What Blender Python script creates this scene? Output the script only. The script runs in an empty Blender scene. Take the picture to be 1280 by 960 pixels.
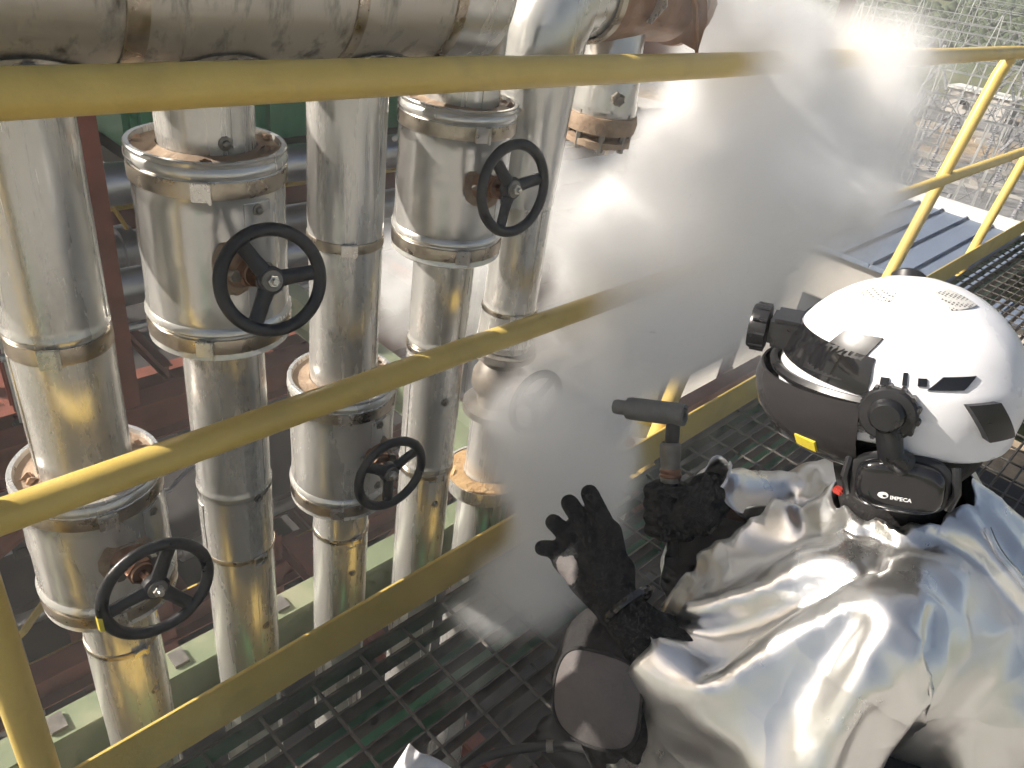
import bpy, bmesh, math, random
from mathutils import Vector, Matrix, Quaternion, noise
random.seed(11)
sc = bpy.context.scene
V = Vector
PI = math.pi

# ------------------------------------------------------------------ camera
CAM = V((0, 0, 1.348))
camd = bpy.data.cameras.new('camera'); cam = bpy.data.objects.new('camera', camd)
sc.collection.objects.link(cam); sc.camera = cam
camd.sensor_width = 36; camd.lens = 36 * 939 / 1280
camd.clip_start = .02; camd.clip_end = 6000
_right = V((.70616, -.69549, .13279)); _up = V((.29480, .45931, .83793)); _fwd = V((.64377, .55256, -.52938))
_m = Matrix((_right, _up, -_fwd)).transposed().to_4x4(); _m.translation = CAM
cam.matrix_world = _m

# ------------------------------------------------------------------ sky, sun, exposure
AZ, EL = math.radians(43), math.radians(32)
w = bpy.data.worlds.new('World'); sc.world = w; w.use_nodes = True
nt = w.node_tree
sky = nt.nodes.new('ShaderNodeTexSky'); sky.sky_type = 'NISHITA'; sky.sun_disc = False
sky.sun_elevation = EL; sky.sun_rotation = -AZ; sky.air_density = 1.0; sky.dust_density = 4.0; sky.ozone_density = .6
nt.links.new(sky.outputs[0], nt.nodes['Background'].inputs[0])
nt.nodes['Background'].inputs[1].default_value = .05
sund = bpy.data.lights.new('sun', 'SUN'); sund.energy = 5.0; sund.angle = math.radians(.53); sund.color = (1, .93, .84)
sun = bpy.data.objects.new('sun', sund); sc.collection.objects.link(sun)
SUN = V((-math.sin(AZ) * math.cos(EL), math.cos(AZ) * math.cos(EL), math.sin(EL)))
sun.rotation_euler = SUN.to_track_quat('Z', 'Y').to_euler()
sc.view_settings.view_transform = 'Standard'; sc.view_settings.look = 'None'
sc.view_settings.exposure = .9; sc.view_settings.gamma = 1
sc.view_settings.use_curve_mapping = False
sc.render.engine = 'CYCLES'
cy = sc.cycles
cy.use_denoising = True; cy.max_bounces = 14; cy.glossy_bounces = 4; cy.diffuse_bounces = 3
cy.transmission_bounces = 6; cy.transparent_max_bounces = 12; cy.volume_bounces = 11
cy.volume_step_rate = 3.5; cy.volume_max_steps = 128
cy.use_adaptive_sampling = True; cy.adaptive_threshold = .055; cy.adaptive_min_samples = 12
cy.sample_clamp_indirect = 8; cy.caustics_reflective = True; cy.blur_glossy = .6

# ------------------------------------------------------------------ materials
def nodes_of(m):
    m.use_nodes = True
    return m.node_tree, m.node_tree.nodes['Principled BSDF']

def mat(name, c1, c2=None, metal=0., rough=.5, rvar=.12, scale=8., stretch=(1, 1, 1), bump=0., bscale=40., dirt=None, dscale=3., damt=.5, dstretch=(1, 1, 1), spec=.5, coat=0.):
    """two-tone noise colour + dirt layer + fine relief"""
    m = bpy.data.materials.new(name); t, b = nodes_of(m)
    L = t.links.new; N = t.nodes.new
    tc = N('ShaderNodeTexCoord')
    def nz(s, st, det=5., ro=.6):
        mp = N('ShaderNodeMapping'); mp.inputs['Scale'].default_value = st
        L(tc.outputs['Object'], mp.inputs[0])
        n = N('ShaderNodeTexNoise'); n.inputs['Scale'].default_value = s; n.inputs['Detail'].default_value = det
        n.inputs['Roughness'].default_value = ro
        L(mp.outputs[0], n.inputs['Vector']); return n.outputs[0]
    c2 = c2 or tuple(x * .75 for x in c1)
    n1 = nz(scale, stretch)
    r = N('ShaderNodeValToRGB'); r.color_ramp.elements[0].position = .35; r.color_ramp.elements[1].position = .65
    r.color_ramp.elements[0].color = (*c2, 1); r.color_ramp.elements[1].color = (*c1, 1)
    L(n1, r.inputs[0]); col = r.outputs[0]
    dm = None
    if dirt:
        n2 = nz(dscale, dstretch, 8., .68)
        r2 = N('ShaderNodeValToRGB'); r2.color_ramp.elements[0].position = .52; r2.color_ramp.elements[1].position = .70
        L(n2, r2.inputs[0])
        mm = N('ShaderNodeMath'); mm.operation = 'MULTIPLY'; mm.inputs[1].default_value = damt; L(r2.outputs[0], mm.inputs[0])
        mx = N('ShaderNodeMix'); mx.data_type = 'RGBA'; L(mm.outputs[0], mx.inputs[0]); L(col, mx.inputs[6]); mx.inputs[7].default_value = (*dirt, 1)
        col = mx.outputs[2]; dm = mm.outputs[0]
    L(col, b.inputs['Base Color'])
    mr = N('ShaderNodeMapRange'); mr.inputs['To Min'].default_value = max(.02, rough - rvar); mr.inputs['To Max'].default_value = min(1, rough + rvar)
    mr.inputs['From Min'].default_value = .3; mr.inputs['From Max'].default_value = .7
    L(n1, mr.inputs[0]); ro = mr.outputs[0]
    if dm is not None:
        ad = N('ShaderNodeMath'); ad.use_clamp = True; ad.operation = 'MULTIPLY_ADD'; ad.inputs[1].default_value = .4; L(dm, ad.inputs[0]); L(ro, ad.inputs[2]); ro = ad.outputs[0]
        if metal > .5:
            mi = N('ShaderNodeMath'); mi.operation = 'MULTIPLY_ADD'; mi.inputs[1].default_value = -.8; mi.inputs[2].default_value = metal; L(dm, mi.inputs[0]); L(mi.outputs[0], b.inputs['Metallic'])
    L(ro, b.inputs['Roughness'])
    if not (dm is not None and metal > .5): b.inputs['Metallic'].default_value = metal
    b.inputs['Specular IOR Level'].default_value = spec
    b.inputs['Coat Weight'].default_value = coat
    if bump:
        bp = N('ShaderNodeBump'); bp.inputs['Strength'].default_value = bump; bp.inputs['Distance'].default_value = .01
        L(nz(bscale, (1, 1, 1), 4.), bp.inputs['Height']); L(bp.outputs[0], b.inputs['Normal'])
    return m

M = {}
M['clad'] = mat('stainless_cladding', (.66, .65, .62), (.58, .57, .54), .62, .26, .05, 26, (1, 1, .06), .05, 7, (.36, .29, .21), 5, .22, (1, 1, .35))
M['clad_smooth'] = mat('aluminium_cladding', (.67, .66, .63), (.60, .59, .56), .62, .24, .05, 18, (1, 1, .08), .05, 6, (.34, .28, .21), 4, .18, (1, 1, .3))
M['header'] = mat('stained_header_cladding', (.60, .57, .50), (.52, .48, .42), .62, .42, .06, 14, (.1, 1, 1), .10, 9, (.09, .07, .05), 30, .95, (1, 1, .10))
M['strap'] = mat('steel_strap', (.50, .45, .37), (.36, .31, .25), 1, .30, .08, 30, (1, 1, 1), .05, 60, (.25, .16, .09), 16, .5)
M['bright'] = mat('bright_steel', (.72, .70, .66), (.55, .52, .48), 1, .28, .08, 40)
M['plate'] = mat('dusty_end_plate', (.40, .30, .21), (.27, .19, .13), .2, .65, .1, 14, bump=.35, bscale=60, dirt=(.16, .09, .05), dscale=12, damt=.8)
M['rust'] = mat('rusted_cladding', (.36, .20, .11), (.20, .10, .055), .25, .55, .15, 16, (1, 1, .25), .3, 40, (.50, .42, .34), 7, .55)
M['wool'] = mat('bare_rock_wool', (.52, .36, .19), (.36, .22, .10), 0, .9, .05, 30, bump=.8, bscale=70, dirt=(.16, .09, .05), dscale=14, damt=.7)
M['yellow'] = mat('yellow_paint', (.70, .51, .14), (.63, .45, .115), 0, .42, .08, 7, bump=.05, bscale=120, dirt=(.30, .22, .10), dscale=9, damt=.25)
M['chip'] = mat('bare_grey_primer', (.16, .19, .24), (.12, .14, .17), 0, .6, .1, 60)
M['wheel'] = mat('black_enamel', (.022, .022, .024), (.012, .012, .013), 0, .38, .12, 30, bump=.12, bscale=90, dirt=(.10, .085, .065), dscale=18, damt=.45)
M['galv'] = mat('dull_galvanized', (.30, .28, .25), (.19, .175, .155), .7, .5, .1, 20, dirt=(.14, .10, .07), dscale=12, damt=.6)
M['grate'] = mat('grating_steel', (.13, .12, .105), (.075, .07, .062), .5, .5, .12, 16, bump=.1, bscale=80, dirt=(.13, .085, .055), dscale=9, damt=.6)
M['green_beam'] = mat('pale_green_paint', (.20, .235, .14), (.15, .18, .11), 0, .5, .1, 5, bump=.05, bscale=60, dirt=(.30, .27, .19), dscale=5, damt=.6)
M['green'] = mat('green_paint', (.03, .22, .11), (.02, .16, .08), 0, .45, .1, 4, dirt=(.06, .12, .07), dscale=3, damt=.5)
M['redsteel'] = mat('red_oxide_paint', (.22, .06, .034), (.14, .04, .024), 0, .6, .1, 3, dirt=(.09, .05, .035), dscale=2, damt=.6)
M['bluepipe'] = mat('weathered_zinc_pipe', (.48, .50, .54), (.36, .38, .42), .85, .36, .1, 3, dirt=(.28, .22, .17), dscale=2, damt=.4)
M['darksteel'] = mat('dark_steel_deck', (.055, .05, .048), (.03, .028, .027), .3, .7, .1, 3)
M['whitepaint'] = mat('white_paint', (.76, .76, .72), (.66, .66, .61), 0, .45, .1, 6, dirt=(.45, .38, .28), dscale=5, damt=.5)
M['roofblue'] = mat('blue_grey_roof_sheet', (.15, .19, .26), (.12, .15, .21), 0, .75, .1, .3)
M['lattice'] = mat('galvanized_lattice', (.46, .47, .47), (.34, .35, .35), .6, .5, .1, .5)
M['porcelain'] = mat('grey_porcelain', (.30, .31, .33), (.22, .22, .24), 0, .35, .1, 2)
M['suit'] = mat('aluminized_fabric', (.85, .845, .835), (.80, .795, .78), .96, .305, .04, 10, bump=.05, bscale=34)
M['stitch'] = mat('grey_thread', (.20, .20, .20), (.12, .12, .12), 0, .8)
M['black_cloth'] = mat('black_workwear', (.030, .028, .028), (.020, .019, .019), 0, .82, .08, 40, bump=.35, bscale=130, dirt=(.07, .06, .055), dscale=10, damt=.5, spec=.25)
M['knit'] = mat('black_knit_glove', (.018, .018, .019), (.011, .011, .012), 0, .9, .05, 60, bump=.5, bscale=260, spec=.2)
M['leather'] = mat('grey_leather_patch', (.12, .105, .10), (.09, .08, .078), 0, .75, .08, 18, bump=.25, bscale=120, dirt=(.15, .12, .11), dscale=12, damt=.5)
M['helmet'] = mat('white_helmet_shell', (.82, .82, .84), (.78, .78, .81), 0, .30, .05, 5, bump=.02, bscale=50, dirt=(.62, .60, .57), dscale=14, damt=.25)
M['black_plastic'] = mat('black_plastic', (.020, .020, .022), (.013, .013, .014), 0, .35, .1, 20, dirt=(.09, .085, .08), dscale=14, damt=.3)
M['gloss_black'] = mat('gloss_black_plastic', (.012, .012, .014), (.009, .009, .010), 0, .12, .04, 20, coat=.5)
M['vent_mesh'] = mat('grey_vent_mesh', (.42, .41, .38), (.33, .32, .30), .2, .6)
t = M['vent_mesh'].node_tree; N = t.nodes.new; L = t.links.new
vo = N('ShaderNodeTexVoronoi'); vo.inputs['Scale'].default_value = 260; vo.inputs['Randomness'].default_value = .1; tcv = N('ShaderNodeTexCoord'); L(tcv.outputs['Object'], vo.inputs['Vector'])
rv = N('ShaderNodeValToRGB'); rv.color_ramp.elements[0].position = .30; rv.color_ramp.elements[0].color = (.10, .10, .09, 1); rv.color_ramp.elements[1].position = .42; rv.color_ramp.elements[1].color = (.62, .61, .58, 1)
L(vo.outputs['Distance'], rv.inputs[0]); L(rv.outputs[0], t.nodes['Principled BSDF'].inputs['Base Color'])
M['skin'] = mat('skin', (.38, .19, .13), (.31, .14, .10), 0, .5, .08, 14, bump=.1, bscale=120)
M['hair'] = mat('dark_hair', (.03, .022, .018), (.02, .015, .012), 0, .6)
M['mark'] = mat('white_print', (.75, .75, .75), (.7, .7, .7), 0, .5)
M['ink'] = mat('black_print', (.03, .03, .035), (.02, .02, .02), 0, .7)
M['sticker'] = mat('yellow_sticker', (.62, .50, .05), (.55, .44, .04), 0, .5)
M['red'] = mat('red_plastic', (.45, .05, .03), (.35, .04, .03), 0, .4)
M['rag'] = mat('white_rag', (.80, .79, .80), (.70, .69, .71), 0, .85, .05, 20, bump=.3, bscale=160, dirt=(.5, .47, .42), dscale=9, damt=.3)
M['rubber'] = mat('black_rubber', (.018, .018, .018), (.012, .012, .012), 0, .5, .1, 30, dirt=(.07, .065, .055), dscale=10, damt=.4)
M['toolgrey'] = mat('grey_tool_sleeve', (.17, .17, .165), (.12, .12, .115), 0, .6, .1, 40, bump=.1, bscale=120)
M['copper'] = mat('brown_fitting', (.30, .15, .09), (.2, .1, .06), .6, .45)

# crinkled foil relief on the suit: broad flat facets between sharp creases
t = M['suit'].node_tree; N = t.nodes.new; L = t.links.new
tc = N('ShaderNodeTexCoord'); nz = N('ShaderNodeTexNoise'); nz.inputs['Scale'].default_value = 5; nz.inputs['Detail'].default_value = 2; L(tc.outputs['Object'], nz.inputs['Vector'])
vm = N('ShaderNodeVectorMath'); vm.operation = 'MULTIPLY_ADD'; L(nz.outputs['Color'], vm.inputs[0]); vm.inputs[1].default_value = (.16, .16, .16); L(tc.outputs['Object'], vm.inputs[2])
hs = []
for sc_, am in ((8.5, 1.0), (24, .25)):
    vo = N('ShaderNodeTexVoronoi'); vo.inputs['Scale'].default_value = sc_; L(vm.outputs[0], vo.inputs['Vector'])
    mu = N('ShaderNodeMath'); mu.operation = 'MULTIPLY'; mu.inputs[1].default_value = am / sc_ * 8; L(vo.outputs['Distance'], mu.inputs[0]); hs.append(mu.outputs[0])
ad = N('ShaderNodeMath'); ad.operation = 'ADD'; L(hs[0], ad.inputs[0]); L(hs[1], ad.inputs[1])
bp = N('ShaderNodeBump'); bp.inputs['Strength'].default_value = .32; bp.inputs['Distance'].default_value = .022; L(ad.outputs[0], bp.inputs['Height'])
L(bp.outputs[0], t.nodes['Principled BSDF'].inputs['Normal'])

# smoke-tinted visor
m = bpy.data.materials.new('smoked_visor'); t, b = nodes_of(m)
b.inputs['Base Color'].default_value = (.035, .033, .034, 1); b.inputs['Roughness'].default_value = .05
b.inputs['Transmission Weight'].default_value = .12; b.inputs['IOR'].default_value = 1.2; b.inputs['Alpha'].default_value = 1
M['visor'] = m

# ground: gravel with tan earth
m = bpy.data.materials.new('yard_gravel'); t, b = nodes_of(m); N = t.nodes.new; L = t.links.new
tc = N('ShaderNodeTexCoord')
n1 = N('ShaderNodeTexNoise'); n1.inputs['Scale'].default_value = .05; n1.inputs['Detail'].default_value = 6
n2 = N('ShaderNodeTexNoise'); n2.inputs['Scale'].default_value = 1.2; n2.inputs['Detail'].default_value = 8
L(tc.outputs['Object'], n1.inputs['Vector']); L(tc.outputs['Object'], n2.inputs['Vector'])
r1 = N('ShaderNodeValToRGB'); r1.color_ramp.elements[0].position = .50; r1.color_ramp.elements[1].position = .60
r1.color_ramp.elements[0].color = (.24, .24, .24, 1); r1.color_ramp.elements[1].color = (.40, .31, .21, 1)
L(n1.outputs[0], r1.inputs[0])
mx = N('ShaderNodeMix'); mx.data_type = 'RGBA'; mx.blend_type = 'MULTIPLY'; mx.inputs[0].default_value = .8
r2 = N('ShaderNodeValToRGB'); r2.color_ramp.elements[0].color = (.45, .45, .45, 1); r2.color_ramp.elements[0].position = .3; r2.color_ramp.elements[1].position = .7
L(n2.outputs[0], r2.inputs[0]); L(r1.outputs[0], mx.inputs[6]); L(r2.outputs[0], mx.inputs[7]); L(mx.outputs[2], b.inputs['Base Color'])
b.inputs['Roughness'].default_value = .9
M['gravel'] = m
M['earth'] = mat('scrub_earth', (.12, .135, .06), (.075, .095, .045), 0, .9, .05, .02, dirt=(.22, .18, .10), dscale=.03, damt=.6)
M['leaf'] = mat('dark_foliage', (.075, .095, .05), (.045, .065, .035), 0, .8, .1, .15)
M['concrete'] = mat('pale_concrete', (.42, .40, .37), (.34, .32, .29), 0, .8, .1, .5)

# ------------------------------------------------------------------ mesh helpers
class MB:
    def __init__(s): s.v = []; s.f = []
    def add(s, vs, fs):
        o = len(s.v); s.v += [tuple(p) for p in vs]; s.f += [tuple(i + o for i in f) for f in fs]; return s
    def ring_loft(s, rows, cap0=True, cap1=True):
        n = len(rows[0]); fs = []
        for i in range(len(rows) - 1):
            for k in range(n):
                fs.append((i * n + k, i * n + (k + 1) % n, (i + 1) * n + (k + 1) % n, (i + 1) * n + k))
        if cap0: fs.append(tuple(range(n - 1, -1, -1)))
        if cap1: fs.append(tuple((len(rows) - 1) * n + k for k in range(n)))
        return s.add([p for r in rows for p in r], fs)
    def tube(s, pts, r, seg=14, caps=True):
        pts = [V(p) for p in pts]; n = len(pts)
        rs = r if isinstance(r, (list, tuple)) else [r] * n
        d = [(pts[min(i + 1, n - 1)] - pts[max(i - 1, 0)]).normalized() for i in range(n)]
        u = d[0].orthogonal().normalized(); rows = []
        for i in range(n):
            u = (u - d[i] * u.dot(d[i])).normalized(); w_ = d[i].cross(u)
            rows.append([pts[i] + (u * math.cos(2 * PI * k / seg) + w_ * math.sin(2 * PI * k / seg)) * rs[i] for k in range(seg)])
        return s.ring_loft(rows, caps, caps)
    def lathe(s, prof, o, axis=(0, 0, 1), seg=40, closed=False, a0=0., a1=2 * PI):
        o = V(o); ax = V(axis).normalized(); u = ax.orthogonal().normalized() if abs(ax.z) < .99 else V((1, 0, 0)); w_ = ax.cross(u)
        rows = []
        for r, h in prof:
            rows.append([o + ax * h + (u * math.cos(2 * PI * k / seg) + w_ * math.sin(2 * PI * k / seg)) * max(r, 1e-5) for k in range(seg)])
        if closed: rows.append(rows[0])
        return s.ring_loft(rows, not closed and prof[0][0] > 1e-4 and False, False)
    def box(s, c, size, q=None):
        c = V(c); h = V(size) / 2; q = q or Quaternion()
        vs = [c + q @ V((sx * h.x, sy * h.y, sz * h.z)) for sx in (-1, 1) for sy in (-1, 1) for sz in (-1, 1)]
        return s.add(vs, [(0, 1, 3, 2), (4, 6, 7, 5), (0, 4, 5, 1), (2, 3, 7, 6), (0, 2, 6, 4), (1, 5, 7, 3)])
    def bar(s, a, b, wd, ht, up=(0, 0, 1)):
        a = V(a); b = V(b); d = (b - a).normalized(); u = V(up); sd = d.cross(u).normalized(); u = sd.cross(d)
        rows = [[p + sd * x * wd / 2 + u * y * ht / 2 for x, y in ((-1, -1), (1, -1), (1, 1), (-1, 1))] for p in (a, b)]
        return s.ring_loft(rows)
    def torus(s, c, axis, R, r, seg=48, rs=12, squash=1.):
        c = V(c); ax = V(axis).normalized(); u = ax.orthogonal().normalized(); w_ = ax.cross(u); rows = []
        for i in range(seg):
            a = 2 * PI * i / seg; d = u * math.cos(a) + w_ * math.sin(a)
            rows.append([c + d * (R + r * math.cos(2 * PI * k / rs)) + ax * r * squash * math.sin(2 * PI * k / rs) for k in range(rs)])
        rows.append(rows[0]); return s.ring_loft(rows, False, False)
    def mesh(s, name, org=V(), bevel=0., smooth=True, ang=40):
        me = bpy.data.meshes.new(name); me.from_pydata([V(p) - org for p in s.v], [], s.f)
        bm = bmesh.new(); bm.from_mesh(me)
        bmesh.ops.remove_doubles(bm, verts=bm.verts, dist=1e-6)
        bmesh.ops.recalc_face_normals(bm, faces=bm.faces)
        if bevel: bmesh.ops.bevel(bm, geom=list(bm.edges), offset=bevel, segments=2, affect='EDGES', clamp_overlap=True)
        bm.to_mesh(me); bm.free()
        if smooth:
            me.polygons.foreach_set('use_smooth', [True] * len(me.polygons)); me.set_sharp_from_angle(angle=math.radians(ang))
        return me
    def build(s, name, mt, parent=None, **k):
        org = ORG.get(parent.name, V()) if parent else V()
        return link(name, s.mesh(name, org, **k), mt, parent)
ORG = {}
def link(name, me, mt, parent=None):
    o = bpy.data.objects.new(name, me); sc.collection.objects.link(o)
    if mt is not None:
        me.materials.clear(); me.materials.append(M[mt] if isinstance(mt, str) else mt)
    if parent: o.parent = parent; ORG[o.name] = ORG.get(parent.name, V())
    return o
def tag(o, label, cat, group=None):
    o['label'] = label; o['category'] = cat
    if group: o['group'] = group
    return o
def thing(name, loc, label, cat, group=None):
    o = bpy.data.objects.new(name, None); sc.collection.objects.link(o); o.location = loc; ORG[o.name] = V(loc); o.empty_display_size = .1
    return tag(o, label, cat, group)
def struct(o, kind='structure'): o['kind'] = kind; return o
def rnd(a, b): return random.uniform(a, b)

# capsule unions for bodies: one continuous skin by voxel remesh
def cap(mb, a, b, ra, rb, seg=18, rings=6):
    a = V(a); b = V(b); d = b - a; L_ = max(d.length, 1e-5); q = d.to_track_quat('Z', 'Y')
    prof = [(ra * math.cos(-PI / 2 + PI / 2 * i / rings), ra * math.sin(-PI / 2 + PI / 2 * i / rings)) for i in range(rings + 1)]
    prof += [(rb * math.cos(PI / 2 * i / rings), L_ + rb * math.sin(PI / 2 * i / rings)) for i in range(rings + 1)]
    mb.ring_loft([[a + q @ V((max(r, 1e-4) * math.cos(2 * PI * k / seg), max(r, 1e-4) * math.sin(2 * PI * k / seg), z)) for k in range(seg)] for r, z in prof])
def remesh(mb, vox, smooth=5, extra=None):
    me = mb.mesh('tmp', smooth=False); o = bpy.data.objects.new('tmp', me); sc.collection.objects.link(o)
    r = o.modifiers.new('r', 'REMESH'); r.mode = 'VOXEL'; r.voxel_size = vox
    s = o.modifiers.new('s', 'SMOOTH'); s.iterations = smooth
    out = bpy.data.meshes.new_from_object(o.evaluated_get(bpy.context.evaluated_depsgraph_get()))
    bpy.data.objects.remove(o); bpy.data.meshes.remove(me); return out
def shift(me, org): me.transform(Matrix.Translation(-V(org))); return me
def smooth_all(me): me.polygons.foreach_set('use_smooth', [True] * len(me.polygons)); return me


# ================================================================== THE SETTING
GZ = -16.
# ground: one sheet out to the horizon, rising to wooded hills far off
def hill_z(x, y):
    d = math.hypot(x, y)
    t = min(1.2, max(0., (d - 170.) / 900.))
    h = (t ** 1.25) * 62 * (0.75 + .5 * noise.noise(V((x * .0016, y * .0016, 3.))))
    return GZ + h + max(0, min(1, (d - 120) / 200)) * 3 * noise.noise(V((x * .012, y * .012, 0)))
mb = MB(); rings = [2, 20, 45, 70, 95, 120, 145, 170, 200, 235, 280, 330, 390, 460, 550, 650, 780, 950, 1200, 1600, 2200, 3200, 5000]; ns = 96
vs = [(0, 0, GZ)]
for r in rings:
    for k in range(ns):
        a = 2 * PI * k / ns; x, y = r * math.cos(a), r * math.sin(a); vs.append((x, y, hill_z(x, y)))
fs = [(0, 1 + k, 1 + (k + 1) % ns) for k in range(ns)]
for i in range(len(rings) - 1):
    for k in range(ns):
        a = 1 + i * ns + k; b_ = 1 + i * ns + (k + 1) % ns; fs.append((a, a + ns, b_ + ns, b_))
mb.add(vs, fs)
struct(mb.build('ground', 'earth', ang=180))
mb = MB(); mb.add([(0, 0, GZ + .03)] + [(118 * math.cos(2 * PI * k / 64), 118 * math.sin(2 * PI * k / 64), GZ + .03) for k in range(64)], [(0, 1 + k, 1 + (k + 1) % 64) for k in range(64)])
struct(mb.build('plant_yard', 'concrete', smooth=False))
# substation yard sheet
UX, UY = V((.957, .29, 0)), V((-.29, .957, 0))      # away from the viewer / across
def yard(u, v, z=0.): p = UX * u + UY * v; return V((p.x, p.y, GZ + z))
mb = MB(); nn = 12
mb.add([yard(30 + 125 * i / nn, -75 + 150 * j / nn, .06) for i in range(nn + 1) for j in range(nn + 1)], [(i * (nn + 1) + j, (i + 1) * (nn + 1) + j, (i + 1) * (nn + 1) + j + 1, i * (nn + 1) + j + 1) for i in range(nn) for j in range(nn)])
struct(mb.build('substation_yard', 'gravel', smooth=False))
mb = MB(); mb.add([yard(u, v, .11) for u, v in ((88, -75), (94, -75), (94, 75), (88, 75))], [(0, 1, 2, 3)]); struct(mb.build('access_road', 'concrete', smooth=False))

# far woodland: one mass of crowns
def blob(mb, c, r, h):
    n = 6; rows = []
    for j, (f, z) in enumerate(((.55, 0), (1, .35), (.85, .7), (.3, .98))):
        rows.append([V((c[0] + r * f * rnd(.75, 1.2) * math.cos(2 * PI * (k + .5 * j) / n), c[1] + r * f * rnd(.75, 1.2) * math.sin(2 * PI * (k + .5 * j) / n), c[2] + h * z * rnd(.9, 1.1))) for k in range(n)])
    mb.ring_loft(rows, False, True)
mb = MB()
for i in range(17000):
    a = math.radians(rnd(-8, 75)); d = 230 * (6. ** (random.random() ** .9))
    x, y = d * math.cos(a), d * math.sin(a)
    if noise.noise(V((x * .01, y * .01, 5))) < -.22: continue
    blob(mb, (x, y, hill_z(x, y) - .4), rnd(1.0, 2.1) * (1 + d / 900), rnd(1.5, 3.0) * (1 + d / 1500))
o = mb.build('woodland', 'leaf', ang=180); struct(o, 'stuff'); o['label'] = 'dark green woodland covering the far hillside'; o['category'] = 'woodland'

# ------------------------------------------------------------------ substation gantries and switchgear
def lattice(mb, a, b, wd, step, up, leg=.065):
    a = V(a); b = V(b); d = (b - a); L_ = d.length; d.normalize(); s = d.cross(V(up)).normalized(); u = s.cross(d)
    n = max(2, int(L_ / step)); cs = [(-1, -1), (1, -1), (1, 1), (-1, 1)]
    P = lambda i, c, t=1.: a + d * L_ * i / n + (s * c[0] + u * c[1]) * wd / 2 * t
    tp = getattr(mb, 'taper', 1.)
    T = lambda i: 1 + (tp - 1) * i / n
    for c in cs: mb.tube([P(0, c, T(0)), P(n, c, T(n))], leg, 4, False)
    for i in range(n):
        for k in range(4):
            c0, c1 = cs[k], cs[(k + 1) % 4]
            if i % 2: c0, c1 = c1, c0
            mb.tube([P(i, c0, T(i)), P(i + 1, c1, T(i + 1))], leg * .6, 3, False)
def gantry(u, v0, v1, h, label, peak=3.0):
    base = yard(u, (v0 + v1) / 2)
    g = thing('lattice_gantry', base, label, 'gantry', 'substation gantries')
    for v in (v0, v1):
        mb = MB(); mb.taper = .45; lattice(mb, yard(u, v), yard(u, v, h), 1.7, 1.5, UX); mb.taper = .15
        lattice(mb, yard(u, v, h), yard(u, v, h + peak), .75, 1.0, UX, .04); mb.build('mast', 'lattice', g, smooth=False)
    mb = MB(); lattice(mb, yard(u, v0, h - .6), yard(u, v1, h - .6), 1.1, 1.2, (0, 0, 1), .055); mb.build('crossbeam', 'lattice', g, smooth=False)
    nst = 3
    for k in range(nst):
        v = v0 + (v1 - v0) * (k + .5) / nst
        mb = MB()
        for s in (-1, 1):
            pts = [yard(u, v + s * .2, h - 1.1), yard(u - .4, v + s * 1.1, h - 2.9)]
            mb.tube(pts, .11, 5)
            for q in range(6):
                p = pts[0].lerp(pts[1], (q + .5) / 6); mb.lathe([(.02, -.05), (.2, 0), (.02, .05)], p, pts[1] - pts[0], 8)
        mb.build('insulator_string', 'porcelain', g)
    return g
gs = [(132, -46, -20, 13.5, 'farthest lattice gantry at the right edge of the substation'),
      (132, -20, 4, 13.5, 'farthest lattice gantry in the middle of the back row under the hillside'),
      (132, 4, 28, 13.5, 'farthest lattice gantry partly veiled at the left of the back row'),
      (150, -30, -2, 15.5, 'tall rear lattice gantry rising behind the back row'),
      (108, -34, -14, 12.5, 'lattice gantry in the middle row at the right'),
      (108, -14, 4, 12.5, 'lattice gantry in the middle row behind the leaning yellow post'),
      (84, -26, -9, 11.5, 'near lattice gantry right of the leaning yellow post'),
      (84, -9, 8, 11.5, 'near lattice gantry just right of the steam'),
      (64, -14, 0, 10.5, 'nearest lattice gantry low at the edge of the yard')]
gs += [(96, -40, -24, 12.0, 'lattice gantry at the far right of the second middle row'), (96, -24, -4, 12.0, 'lattice gantry in the second middle row left of the far right one'),
       (120, -38, -16, 13.0, 'lattice gantry just in front of the back row at the right'), (120, -16, 10, 13.0, 'lattice gantry just in front of the back row at the left'),
       (74, -22, -6, 11.0, 'lattice gantry between the two near rows at the right'), (160, -50, -26, 15.0, 'rearmost lattice gantry at the top right corner'),
       (160, -26, 0, 15.0, 'rearmost lattice gantry left of the top right corner')]
for g in gs: gantry(*g)
# disconnector stands: shared meshes
def stand_meshes():
    a = MB()
    for x in (-1.2, 1.2):
        a.tube([(x, 0, 0), (x, 0, 2.6)], .09, 6)
    a.bar((-1.8, 0, 2.7), (1.8, 0, 2.7), .2, .2)
    ins = []
    for x in (-1.5, 0, 1.5):
        b_ = MB(); prof = []
        for k in range(9): prof += [(.08, 2.8 + k * .2), (.19, 2.88 + k * .2), (.08, 2.96 + k * .2)]
        b_.lathe(prof, (x, 0, 0), seg=8); b_.tube([(x, 0, 4.6), (x, 0, 4.9)], .13, 6); ins.append(b_.mesh('insulator'))
    c = MB(); c.tube([(-1.6, 0, 4.85), (1.6, 0, 4.85)], .05, 5)
    d = MB(); d.box((0, 0, .25), (3.6, 1.2, .5))
    return a.mesh('support'), ins, c.mesh('busbar'), d.mesh('footing', smooth=False)
SM = stand_meshes(); slots = []
ORD = ('first', 'second', 'third', 'fourth', 'fifth', 'sixth', 'seventh', 'eighth', 'ninth')
for iu, u in enumerate((52, 60, 70, 77, 91, 99, 116, 124)):
    iv = 0
    for v in range(-30, 14, 7):
        q_ = (u + rnd(-1, 1), v + rnd(-.8, .8))
        if -.36 * q_[0] < q_[1] < .14 * q_[0]: slots.append((*q_, ORD[iu], ORD[iv])); iv += 1
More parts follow.
